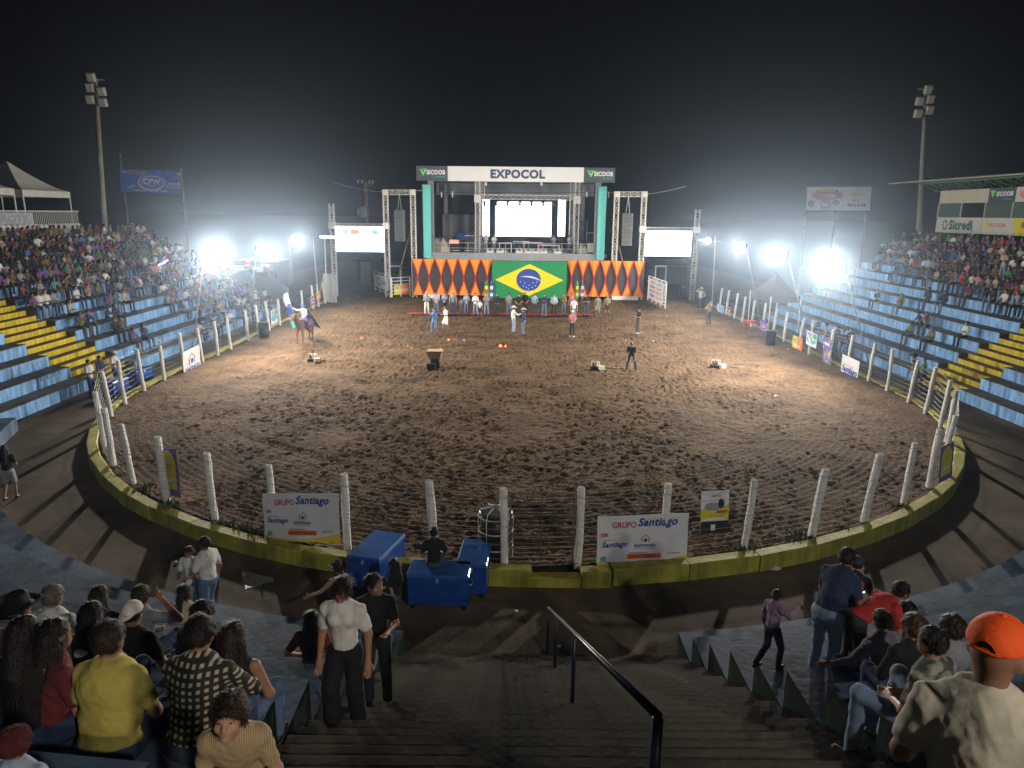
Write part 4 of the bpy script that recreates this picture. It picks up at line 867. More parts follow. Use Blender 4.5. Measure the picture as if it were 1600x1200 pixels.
# billboard banners on poles
def billboard(c4, Y, label, paint, back, poles):
    tl, tr, br, bl = [atY(x, y, Y) for x, y in c4]; S = Sheet(bl, br, tl, .015, 1.7); root = thing('billboard', ((bl.x+br.x)/2, Y, -.3), label, 'billboard', 'banners raised on poles behind the stands'); S.sheet('sheet', back, root); paint(S, root)
    for (px, pt) in poles: q = atY(px, pt, Y+.1); b = MB(); b.tube([(q.x+.1, Y+.1, -.3), (q.x, Y+.1, q.z)], .09, 8); b.build('pole', M_wood, root)
def pb_cpw(S, r):
    M_cb = mat('cpw_blue', (.09, .18, .78), .6, .25, .6); S.rect(0, 0, 1, 1, M_cb, r, 'field', .004, 8)
    S.poly([(.78, .55), (.98, .95), (1.0, .9), (1.0, .8)], M_bsky, r, 'ray'); S.poly([(.1, .2), (.2, .35), (.27, .28), (.2, .18)], M_bsky, r, 'ray')
    S.ring(.52, .47, .23, .36, .13, M_bw, r, 100, 400, .02, -.06); S.ring(.53, .48, .18, .27, .10, M_bw, r, -60, 235, .02, -.06); S.text('CPW', .38, .36, .67, .63, M_bw, r, .04, .05, .03); S.text('TELECOM', .47, .27, .58, .32, M_bw, r, .0, 0, .03)
    S.text('INTERNET', .03, .84, .13, .92, M_bw, r, .02, 0, .03); S.rect(.14, .80, .42, .95, mat('tab_yellow', (.45, .42, .10), .6), r, 'tab', .02); S.text('FIBRA OPTICA', .16, .84, .40, .92, M_bblue, r, .02, 0, .04)
    S.rect(.76, .24, 1, .38, MATS['tab_yellow'], r, 'tab', .02); S.text('3341-0000', .78, .27, .98, .35, M_bblue, r, .02, 0, .04); S.text('VILHENA', .80, .40, .99, .47, M_bw, r, .02, 0, .03); S.text('CONECTANDO VOCE COM O MUNDO', .22, .07, .78, .13, M_bw, r, .02, 0, .03)
billboard([(187, 264), (282, 265), (283, 303), (189, 300)], 70, 'blue banner with white oval logo raised between two poles', pb_cpw, M_bblue, ((187, 240), (282, 263)))
def pb_vit(S, r):
    S.poly([(.08, .55), (.08, .75), (.13, .75), (.13, .85), (.18, .88), (.45, .88), (.5, .85), (.5, .75), (.55, .75), (.57, .55), (.48, .55), (.46, .48), (.16, .48), (.14, .55)], M_bpink, r, 'ribbon'); S.text('VITORIA', .17, .56, .46, .72, M_bw, r, .05, 0, .02); S.rect(.2, .80, .45, .90, M_byel, r, 'tab', .012)
    S.disc(.3, .25, .09, .22, mat('pale_purple', (.42, .36, .62), .6), r, .01, 'emblem'); S.text('adm', .25, .2, .35, .3, M_bw, r, .02, 0, .02); S.disc(.07, .3, .05, .14, M_bgrey, r, .01, 'emblem'); S.disc(.46, .33, .06, .12, M_bgrey, r, .01, 'emblem')
    S.text('ARCO & CIA', .64, .17, .93, .30, M_bblk, r, .03, 0, .02); S.text('MOTOS', .73, .38, .83, .48, M_bgrey, r, .01, 0, .02); S.text('ATACADO', .68, .62, .9, .76, M_byel, r, .03, 0, .02); S.text('DISTRIBUIDORA', .7, .08, .88, .11, M_bgrey, r, .0, 0, .02)
billboard([(1261, 292), (1361, 293), (1359, 329), (1259, 329)], 76, 'white billboard with a red ribbon emblem raised behind the floodlights', pb_vit, M_bw, ((1262, 300), (1308, 300), (1357, 300)))
# press box
PX = 34.6; root = thing('press_box', (PX+1.6, 47, 6.5), 'white glazed press box with sponsor panels under a green truss roof', 'press box')
y_ = lambda px: PX*FPX/(px-800)      # distance along the wall
zb_, zt_ = 6.75, 10.05; Y0, Y1 = 30.0, 60.7
b = MB(); b.box((PX+1.6, (Y0+Y1)/2, (zb_+zt_)/2), (3.0, Y1-Y0, zt_-zb_-.02)); b.build('cabin', mat('cabin_dark', (.04, .045, .045), .8), root)
for k in range(8): b = MB(); b.box((PX+1.6, Y1-.6-k*4, zb_/2), (.4, .4, zb_)); b.build('support', M_conc, root)
M_pw = mat('panel_offwhite', (.62, .62, .58), .6, .05); M_gl = mat('green_glass', (.10, .15, .13), .25, .1, 1, spec=.5); M_cream = mat('panel_cream', (.58, .57, .47), .6, .05)
UE, LE, WE = [60.6, 54.4, 51.5, 47.5, 41.0], [60.6, 54.7, 47.2, 41.0], [60.6, 57.5, 54.6, 51.6, 48.0, 44.0]
for nm, E, z0, z1 in (('lower_panel', LE, 6.75, 7.95), ('upper_panel', UE, 9.05, 10.05)):
    for i in range(len(E)-1):
        a, c = E[i], E[i+1]; M1 = M_pw if nm == 'lower_panel' else (M_cream, M_sdark, M_pw, M_cream)[i]
        b = MB(); b.box((PX+.05, (a+c)/2, (z0+z1)/2), (.1, a-c-.03, z1-z0)); pn = b.build(nm, M1, root)
        S = Sheet((PX-.012, a, z0), (PX-.012, c, z0), (PX-.012, a, z1))
        if nm == 'lower_panel' and i == 0:
            S.text('Sicredi', .32, .2, .82, .85, mat('sicredi_green', (.04, .16, .13), .6), pn, .04)
            for k in range(8): aa = R(45*k); S.disc(.22+.05*math.cos(aa), .5+.28*math.sin(aa), .016, .09, MATS['sicredi_green'], pn, .012, 'petal')
        if nm == 'lower_panel' and i == 1: S.text('SICOOB', .12, .45, .36, .68, M_bpink, pn, .03); S.disc(.07, .58, .035, .16, M_byel, pn); S.poly([(.45, .98), (.70, .98), (.62, .02), (.52, .02)], M_byel, pn, 'glass_mark'); S.disc(.63, .62, .06, .2, M_wood, pn, .014); S.disc(.86, .35, .09, .14, M_byel, pn); S.text('Skol', .76, .55, .96, .72, M_byel, pn, .04)
        if nm == 'upper_panel' and i == 1: S.poly([(.06, .85), (.26, .85), (.16, .3)], M_lime, pn, 'triangle_mark'); S.text('SICOOB', .30, .42, .92, .75, M_swhite, pn, .05); S.text('Credisul', .55, .15, .9, .28, M_lteal, pn, .02)
        if nm == 'upper_panel' and i == 2: S.poly([(.1, .5), (.1, .75), (.9, .75), (.9, .5), (.8, .2), (.2, .2)], M_bpink, pn, 'ribbon'); S.text('VITORIA', .2, .35, .8, .6, M_bw, pn, .05, 0, .02); S.rect(.25, .72, .75, .9, M_byel, pn)
for k in range(len(WE)-1):
    e0, e1 = WE[k], WE[k+1]; b = MB(); b.box((PX+.06, (e0+e1)/2, 8.5), (.04, abs(e1-e0)-.12, 1.06)); b.build('window_pane', M_gl if k != 1 else mat('dark_glass', (.02, .025, .03), .15, .05, spec=.6), root)
    b = MB(); b.box((PX+.03, e0-.03, 8.5), (.12, .1, 1.1)); b.build('mullion', M_pw, root)
rf = MB(); rf.prism([(PX-1.9, 65.5, 10.75), (PX+5, 65.5, 11.4), (PX+5, 26, 11.3), (PX-1.9, 26, 10.65)], (0, 0, .1)); rf.build('roof', mat('roof_sheet', (.42, .42, .30), .6, .1), root)
M_tg = mat('truss_green', (.12, .24, .15), .6, .1)
for k in range(8):
    y = 61.5-4.6*k; b = MB(); b.tube([(PX-1.7, y, 10.68), (PX+4.6, y, 11.25)], .05, 6); b.tube([(PX-1.2, y, 10.6), (PX+.4, y, 10.0), (PX+4.6, y, 10.2)], .05, 6)
    for j in range(6): x = PX-1.0+j*.8; b.tube([(x, y, 10.72+.08*j), (x+.4, y, 10.25-.04*j+(.2 if j == 0 else 0)), (x+.8, y, 10.8+.08*j)], .03, 5)
    b.build('roof_truss', M_tg, root)
for x, z in ((PX-1.0, 10.66), (PX+.3, 10.05)):
    b = MB(); b.tube([(x, 62, z), (x, 27, z)], .06, 6); b.build('purlin', M_tg, root)
b = MB(); n = 30
for k in range(n): y = 62-35*k/n; b.tube([(PX-1.0, y, 10.66), (PX+.3, y-.6, 10.05), (PX-1.0, y-1.17, 10.66)], .03, 5)
b.build('lattice_girder', M_tg, root)
# tents on the other stand
M_tent = mat('tent_canvas', (.62, .62, .58), .7, .1, 1); M_tent2 = mat('tent_canvas_shaded', (.24, .24, .22), .8, .1, 1)  # second, darker canvas paints shade onto one roof slope
def tent(x0, x1, y0, y1, ze, zp, zg, label, M1=None, walls=False, group='pointed tents'):
    root = thing('tent', ((x0+x1)/2, (y0+y1)/2, zg), label, 'tent', group); C = [(x0, y0), (x1, y0), (x1, y1), (x0, y1)]; ap = ((x0+x1)/2, (y0+y1)/2, zp)
    for i in range(4):
        a, c = C[i], C[(i+1) % 4]; b = MB(); b.grid(lambda u, v: tuple(((1-v)*(a[k]+(c[k]-a[k])*u)+v*ap[k]) if k < 2 else ze+(zp-ze)*v**1.35 for k in range(3)), 8, 8); b.build('roof_slope', M1 or (M_tent2 if i in (0,) else M_tent), root, True)
        b = MB(); b.grid(lambda u, v: (a[0]+(c[0]-a[0])*u, a[1]+(c[1]-a[1])*u, ze-.45*v), 8, 1); b.build('valance', M1 or M_tent, root)
        b = MB(); b.tube([(*a, zg), (*a, ze)], .05, 8); b.build('leg', M_white, root)
    return root
tent(-39.5, -34.3, 50.5, 55.8, 9.15, 11.2, 6.6, 'white pointed tent at the outer end of the top row'); tent(-39.8, -34.5, 44.6, 49.9, 9.2, 11.3, 6.6, 'white pointed tent cut by the picture edge above the top row')
root = thing('terrace_rail', (-33.9, 50, 6.7), 'white barred railing with printed cloths along the top row', 'railing')
for k in range(60): y = 44+.2*k; b = MB(); b.tube([(-33.9, y, 6.75), (-33.9, y, 7.7)], .025, 5); b.build('baluster', M_white, root)
for z in (6.8, 7.72): b = MB(); b.tube([(-33.9, 43.8, z), (-33.9, 56, z)], .04, 6); b.build('rail', M_white, root)
S = Sheet((-33.82, 43.8, 6.05), (-33.82, 56, 6.05), (-33.82, 43.8, 6.75), .01); S.sheet('printed_cloth', M_bw, root); S.rect(.1, .1, .3, .6, M_bgr, root, 'green_patch'); S.rect(.5, .1, .75, .7, M_bgr, root, 'green_patch'); S.text('CERVEJA GELADA', .32, .3, .48, .7, M_bred, root, .02)
S = Sheet((-33.8, 43.8, 6.85), (-33.8, 50.5, 6.85), (-33.8, 43.8, 7.6), .01); S.sheet('lettered_cloth', mat('grey_cloth', (.45, .47, .5), .7), root); S.text('CAMAROTE', .1, .2, .9, .8, M_bgrey, root, .03)
b = MB(); b.box((-36.5, 50, 3.1), (5.2, 13, 7)); tag(b.build('terrace', M_tread), 'bare concrete terrace under the white tents', 'terrace')
tent(18.0, 20.15, 51.0, 55.5, 2.3, 3.9, WZ, 'dark reddish tent behind the fence beside the floodlights', mat('maroon_canvas', (.07, .032, .028), .8, .15, 1), group='low tents')
# mound, lorries with red lamps
b = MB(); b.grid(lambda u, v: (-24.5+7.5*(u-.5)*1.2, 65+6*(v-.5), -.3+2.9*max(0, math.cos((u-.5)*3.0))*max(0, math.cos((v-.5)*3.1))+.12*math.sin(u*23)*math.cos(v*17)), 20, 16); tag(b.build('earth_mound', M_dust, smooth=True), 'mound of bare earth at the far end of the tent-side stand', 'mound')
def lorry(px, Y, label, gx):
    p = atY(px, 430, Y); root = thing('parked_lorry', (p.x, Y, -.3), label, 'lorry', 'lorries parked behind the tent-side stand'); M_lb = mat('lorry_body', (.06, .065, .08), .5, .1)
    b = MB(); b.rbox((0, 1.5, 2.0), (2.4, 5.5, 2.6), .06); b.build('cargo_box', M_lb, root, local=True); b = MB(); b.rbox((0, -2.1, 1.5), (2.3, 1.7, 2.0), .15); b.build('cab', M_lb, root, local=True)
    for x in (-1.05, 1.05):
        for y in (-2.1, 1.8, 3.2): b = MB(); b.tube([(x-.14, y, .48), (x+.14, y, .48)], .48, 16); b.build('wheel', M_black, root, local=True)
        b = MB(); b.box((x*.9, -2.98, 3.35 if gx else 3.1), (.36, .14, .2)); b.build('red_lamp', mat('red_beacon', (.6, .02, .02), .4, 0, emit=(1, .10, .10), es=9), root, local=True)
    b = MB(); b.box((0, -2.97, 1.9), (1.9, .05, .7)); b.build('windscreen', M_gl, root, local=True); b = MB(); b.box((.0, -2.98, 2.7), (1.0, .05, .5)); b.build('plate', M_white, root, local=True)
lorry(392, 74, 'dark lorry with red roof lamps parked behind the brightest tent-side floodlight', 1); lorry(420, 72, 'second dark lorry with red roof lamps behind the earth mound', 0)
# pyrotechnic gear on the soil
M_card = mat('cardboard', (.35, .24, .13), .9, .1); M_ember = mat('glowing_ember', (.8, .1, .02), .5, 0, emit=(1.0, .12, .03), es=4.5)
def pyro(px, py, kind, label):
    p = gp(px, py, .08); root = thing('firework_battery', (p.x, p.y, .04), label, 'firework', 'firework gear on the soil')
    if kind == 'box':
        b = MB(); b.box((0, 0, .12), (.5, .4, .24)); b.build('base', M_black, root, local=True); b = MB(); b.prism([(-.22, -.2, .24), (.22, -.2, .24), (.22, .2, .24), (-.22, .2, .24)], (0, 0, .25)); b.build('stand', M_dark, root, local=True)
        b = MB(); b.box((0, 0, .68), (.55, .5, .42), None, 0, 1.45); b.build('carton', M_card, root, local=True)
        b = MB(); b.box((-.15, -.5, .14), (.45, .35, .28)); b.build('control_box', M_black, root, local=True)
    else:
        for k in range(5): b = MB(); a = R(72*k); b.lathe([(.07, 0), (.07, .34), (.05, .34), (.05, .1)], (.17*math.cos(a), .13*math.sin(a), .05), 8); b.build('tube', M_card if k % 2 else M_steel, root, local=True)
        b = MB(); b.rbox((.05, 0, .08), (.62, .42, .16), .03); b.build('tray', M_black, root, local=True); b = MB(); b.box((.3, -.25, .12), (.3, .2, .2), .4); b.build('control_box', mat('pale_box', (.45, .42, .35)), root, local=True)
        b = MB(); b.tube([(.3, 0, .05), (.7, .1, .02), (1.1, -.1, .02), (1.5, .1, .02)], .02, 5); b.build('cable', M_black, root, local=True)
pyro(489, 563, 'tubes', 'low cluster of firework tubes beneath the horse rider'); pyro(680, 572, 'box', 'cardboard firework carton on a black stand left of the ring centre'); pyro(930, 575, 'tubes', 'firework tubes beside the bending man'); pyro(1118, 573, 'tubes', 'firework tubes standing alone toward the press box side')
for i, (px, py, r_) in enumerate(((565, 528, .06), (701, 531, .075), (725, 531, .04), (782, 541, .10), (637, 540, .035), (643, 543, .03), (688, 544, .03), (978, 531, .03), (645, 575, .02))):
    p = gp(px, py, .1); b = MB(); b.lathe([(r_*.3, 0), (r_, r_*.5), (r_*.8, r_*1.2), (r_*.2, r_*1.6)], (p.x, p.y, .05), 10)
    if i == 3: b.lathe([(r_*.2, 0), (r_*.7, r_*.5), (r_*.2, r_*1.3)], (p.x+.3, p.y, .05), 10)
    tag(b.build('ember', M_ember), ('glowing red ember on the soil, '+('largest of them all', 'second largest')[0 if i == 3 else 1] if i in (1, 3) else ORD[i]+' small glowing ember counted from the rider outward'), 'ember', 'glowing embers on the soil')
for i, (x0, y0, x1, y1) in enumerate(((655, 546, 745, 538), (470, 555, 520, 541), (895, 560, 1000, 545))):
    a, c = gp(x0, y0, .06), gp(x1, y1, .06); b = MB(); b.tube([a.lerp(c, t/6)+Vector((rnd.uniform(-.2, .2), rnd.uniform(-.2, .2), 0)) for t in range(7)], .012, 5); tag(b.build('firing_cable', M_black), 'dark firing cable lying on the soil '+('near the carton', 'under the horse', 'near the bending man')[i], 'cable')
# lamps behind the camera that light the top of the stairs and the near fence: one real fixture on its own mast
root = thing('stand_lamp', (7.5, -9.5, 5.5), 'two lamps on a mast at the back of the near stand', 'lamp')
b = MB(); b.tube([(7.5, -9.5, 5.5), (7.5, -9.5, 15)], [.14, .08], 8); b.build('mast', M_steel, root)
for (z, en, colr, ang, aim) in ((11.8, 2500, (1.0, .78, .55), 80, (.2, 2.2, 5.6)), (14.6, 2900, (1.0, .97, .92), 62, (0, 17.5, .6))):
    q = Vector((7.3, -9.3, z)); aim = Vector(aim); n = (aim-q).normalized(); rt = n.to_track_quat('-Y', 'Z').to_matrix()
    b = MB(); b.rbox(q-n*.1, (.6, .25, .45), .05, rt); hs = b.build('lamp_case', M_dark, root); b = MB(); b.rbox(q+n*.03, (.5, .03, .36), .01, rt); b.build('lens', M_lens, hs)
    L = bpy.data.lights.new('stand_lamp_light', 'SPOT'); L.energy = en; L.color = colr; L.spot_size = R(ang); L.spot_blend = .9; L.shadow_soft_size = .25
    lo = bpy.data.objects.new('lamp', L); col.objects.link(lo); lo.parent = root; lo.location = q+n*.3-root.location; lo.rotation_euler = n.to_track_quat('-Z', 'Y').to_euler()
# ================================================================ people: one continuous surface grown round a skeleton
def field(prims, res, k=.03, cuts=()):
    lo = np.array([1e9]*3); hi = -lo
    for p in prims:
        if p[0] == 'c': m_ = max(p[3], p[4]); a = np.minimum(p[1], p[2])-m_; c = np.maximum(p[1], p[2])+m_
        else: a = np.array(p[1])-np.max(p[2]); c = np.array(p[1])+np.max(p[2])
        lo = np.minimum(lo, a); hi = np.maximum(hi, c)
    lo = lo-2.5*res; n = np.ceil((hi-lo)/res).astype(int)+4
    Fd = np.full(n, 1.0, np.float32)
    for p in prims:
        if p[0] == 'c': m_ = max(p[3], p[4]); a = np.minimum(p[1], p[2])-m_; c = np.maximum(p[1], p[2])+m_
        else: a = np.array(p[1])-np.max(p[2]); c = np.array(p[1])+np.max(p[2])
        i0 = np.maximum(0, np.floor((a-k-2*res-lo)/res).astype(int)); i1 = np.minimum(n, np.ceil((c+k+2*res-lo)/res).astype(int)+1)
        g = [lo[d]+res*np.arange(i0[d], i1[d]) for d in range(3)]
        Xg, Yg, Zg = np.meshgrid(*g, indexing='ij'); Pp = np.stack([Xg, Yg, Zg], -1)
        if p[0] == 'c':
            A = np.array(p[1]); B = np.array(p[2])-A; t = np.clip(((Pp-A)@B)/max(B@B, 1e-9), 0, 1)
            d = np.linalg.norm(Pp-A-t[..., None]*B, axis=-1)-(p[3]+(p[4]-p[3])*t)
        else:
            q = Pp-np.array(p[1])
            if len(p) > 3: q = q@np.array(p[3])            # rows of p[3] map local axes
            r_ = np.array(p[2]); k0 = np.linalg.norm(q/r_, axis=-1); k1 = np.linalg.norm(q/(r_*r_), axis=-1)+1e-9; d = k0*(k0-1)/k1
        sl = tuple(slice(i0[d_], i1[d_]) for d_ in range(3)); old = Fd[sl]
        h_ = np.clip(.5+.5*(old-d)/k, 0, 1); Fd[sl] = old*(1-h_)+d*h_-k*h_*(1-h_)
    if cuts:
        g = [lo[d]+res*np.arange(n[d]) for d in range(3)]; Xg, Yg, Zg = np.meshgrid(*g, indexing='ij'); Pp = np.stack([Xg, Yg, Zg], -1)
        for c, nn in cuts: Fd = np.maximum(Fd, (Pp-np.array(c))@np.array(nn))
    return Fd, lo
def surfnets(Fd, lo, res):
    s = Fd < 0; n = np.array(Fd.shape)-1
    C = [(i, j, k) for i in (0, 1) for j in (0, 1) for k in (0, 1)]
    cnt = sum(s[i:n[0]+i, j:n[1]+j, k:n[2]+k].astype(np.int8) for i, j, k in C)
    act = np.argwhere((cnt > 0) & (cnt < 8))
    if len(act) == 0: return np.zeros((0, 3)), np.zeros((0, 4), int)
    idx = np.full(n, -1, np.int32); idx[tuple(act.T)] = np.arange(len(act))
    vals = np.stack([Fd[act[:, 0]+i, act[:, 1]+j, act[:, 2]+k] for i, j, k in C], 1); Ca = np.array(C, float)
    acc = np.zeros((len(act), 3)); num = np.zeros(len(act))
    for a in range(8):
        for c in range(a+1, 8):
            if abs(Ca[a]-Ca[c]).sum() != 1: continue
            va, vc = vals[:, a], vals[:, c]; m_ = (va < 0) != (vc < 0); t = np.where(m_, va/np.where(m_, va-vc, 1), 0)
            acc += np.where(m_[:, None], Ca[a]+(Ca[c]-Ca[a])*t[:, None], 0); num += m_
    V = (act+acc/num[:, None])*res+lo; Q = []
    for ax in range(3):
        o = [0, 0, 0]; o[ax] = 1; sl0 = [slice(0, n[d]) for d in range(3)]
        a = s[:-1, :-1, :-1]; sh = [slice(0, -1)]*3; sh[ax] = slice(1, None); c = s[tuple(sh)]
        e = np.argwhere(a != c); u, v = (ax+1) % 3, (ax+2) % 3; e = e[(e[:, u] > 0) & (e[:, v] > 0)]
        if not len(e): continue
        def cell(du, dv): q = e.copy(); q[:, u] -= du; q[:, v] -= dv; return idx[tuple(q.T)]
        q = np.stack([cell(1, 1), cell(0, 1), cell(0, 0), cell(1, 0)], 1); fl = a[tuple(e.T)]
        q[~fl] = q[~fl][:, ::-1]; Q.append(q)
    return V, np.concatenate(Q)
def skin(prims, res, k=.03, cuts=()): return surfnets(*field(prims, res, k, cuts), res)
def cat(parts):
    Vs, Qs, o = [], [], 0
    for V, Q in parts: Vs.append(V); Qs.append(Q+o); o += len(V)
    return np.concatenate(Vs), np.concatenate(Qs)
A_ = lambda *t: np.array(t, float)
def rotz(a): c, s_ = math.cos(a), math.sin(a); return np.array([[c, -s_, 0], [s_, c, 0], [0, 0, 1.]])
def rotx(a): c, s_ = math.cos(a), math.sin(a); return np.array([[1., 0, 0], [0, c, -s_], [0, s_, c]])
def joints(pose, **kw):
    """local frame: x to the figure's right, y the way it faces, z up; standing origin between the feet, sitting origin on the seat"""
    J = {}; lean = kw.get('lean', .0); bend = kw.get('bend', lean); tw = kw.get('side', 0.0)
    hip = A_(0, 0, .93) if pose != 'sit' else A_(0, -.02, .10)
    up = A_(tw, math.sin(bend), math.cos(bend)); up /= np.linalg.norm(up)
    chest = hip+up*.36; neck = hip+up*.53; J['hip'], J['chest'], J['neck'] = hip, chest, neck
    up2 = A_(tw, math.sin(bend*.7+kw.get('nod', 0)), math.cos(bend*.7+kw.get('nod', 0))); J['head'] = neck+up2*.135+A_(0, .015, 0)
    sw = kw.get('shw', .168); J['shR'], J['shL'] = neck+A_(sw, 0, 0)-up*kw.get('shd', .085), neck+A_(-sw, 0, 0)-up*kw.get('shd', .085)
    for s_, S in ((1, 'R'), (-1, 'L')):
        J['hp'+S] = hip+A_(.085*s_, 0, -.02)
        if pose == 'sit':
            sp = kw.get('spread', .06); J['kn'+S] = A_((.10+sp)*s_, .43, .08+kw.get('kneeup', 0)); J['an'+S] = A_((.09+sp*.8)*s_, .44+kw.get('feet', .02), -.40)
        else:
            st = kw.get('step', 0)*s_; sp = kw.get('spread', .02); J['kn'+S] = A_((.09+sp*.6)*s_, .05+st*.55+(.04 if st else 0), .49); J['an'+S] = A_((.09+sp)*s_, st*1.0-(.12 if st < 0 else 0), .09+(.05 if st < 0 else 0))
            if 'rise' in kw and s_ > 0: J['kn'+S] = A_(.1, .2, .62); J['an'+S] = A_(.1, .18, .09+kw['rise'])
        arm = kw.get('arm'+S, kw.get('arms', 'down')); sh = J['sh'+S]
        if arm == 'down': el, wr = sh+A_(.07*s_, -.03, -.28), sh+A_(.08*s_, .06, -.53)
        elif arm == 'lap': el, wr = sh+A_(.09*s_, .03, -.27), A_(.07*s_, .30, .18) if pose == 'sit' else sh+A_(-.06*s_, .2, -.42)
        elif arm == 'knee': el, wr = sh+A_(.10*s_, .16, -.24), J['kn'+S]+A_(0, -.02, .08)
        elif arm == 'cross': el, wr = sh+A_(.06*s_, .03, -.27), neck-up*.30+A_(-.06*s_, .21, 0)
        elif arm == 'phone': el, wr = sh+A_(.06*s_, .12, -.24), sh+A_(-.10*s_, .32, -.02)
        elif arm == 'hold': el, wr = sh+A_(.06*s_, .05, -.27), sh+A_(-.04*s_, .28, -.24)
        elif arm == 'up': el, wr = sh+A_(.20*s_, .10, .06), sh+A_(.04*s_, .14, .26)
        elif arm == 'head': el, wr = sh+A_(.26*s_, .06, -.04), sh+A_(.02*s_, .12, .16)
        elif arm == 'out': el, wr = sh+A_(.24*s_, .04, -.14), sh+A_(.46*s_, .10, -.16)
        elif arm == 'fwd': el, wr = sh+A_(.05*s_, .20, -.18), sh+A_(.02*s_, .44, -.12)
        elif arm == 'reach': el, wr = sh+A_(.03*s_, .06, -.28), sh+A_(.02*s_, .10, -.54)
        elif arm == 'hip': el, wr = sh+A_(.18*s_, -.08, -.24), sh+A_(.03*s_, .02, -.40)
        else: el, wr = sh+A_(*arm[0]), sh+A_(*arm[1])
        J['el'+S], J['wr'+S] = el, wr
    return J
def hand_prims(J, S, fingers, curl=.5):
    s_ = 1 if S == 'R' else -1; d = J['wr'+S]-J['el'+S]; d /= np.linalg.norm(d); side = np.cross(d, A_(0, 1, 0) if abs(d[1]) < .8 else A_(0, 0, 1)); side /= np.linalg.norm(side); nrm = np.cross(side, d)
    w0 = J['wr'+S]; P = [('c', w0, w0+d*.075, .026, .030), ('c', w0+d*.04-side*.018, w0+d*.08-side*.024, .017, .015), ('c', w0+d*.04+side*.018, w0+d*.08+side*.024, .017, .015)]
    if not fingers: return P+[('c', w0+d*.08, w0+d*.135+nrm*.03, .026, .018)]
    for k, L in enumerate((.068, .080, .074, .056)):
        b0 = w0+d*.088+side*(-.030+.020*k); d1 = d+nrm*curl*.6; d1 /= np.linalg.norm(d1); d2 = d+nrm*curl*1.8; d2 /= np.linalg.norm(d2)
        P += [('c', b0, b0+d1*L*.55, .0095, .009), ('c', b0+d1*L*.55, b0+d1*L*.55+d2*L*.5, .009, .0075)]
    t0 = w0+d*.025-side*.026; t1 = d*.6-side*.75+nrm*.3; t1 /= np.linalg.norm(t1); t2 = d*.9-side*.2+nrm*.4; t2 /= np.linalg.norm(t2)
    return P+[('c', t0, t0+t1*.042, .012, .0105), ('c', t0+t1*.042, t0+t1*.042+t2*.032, .0105, .0085)]
def vnormals(V, Q):
    a = V[Q[:, 2]]-V[Q[:, 0]]; b_ = V[Q[:, 3]]-V[Q[:, 1]]; fn = np.cross(a, b_); N = np.zeros_like(V)
    for k in range(4): np.add.at(N, Q[:, k], fn)
    return N/(np.linalg.norm(N, axis=1, keepdims=True)+1e-9)
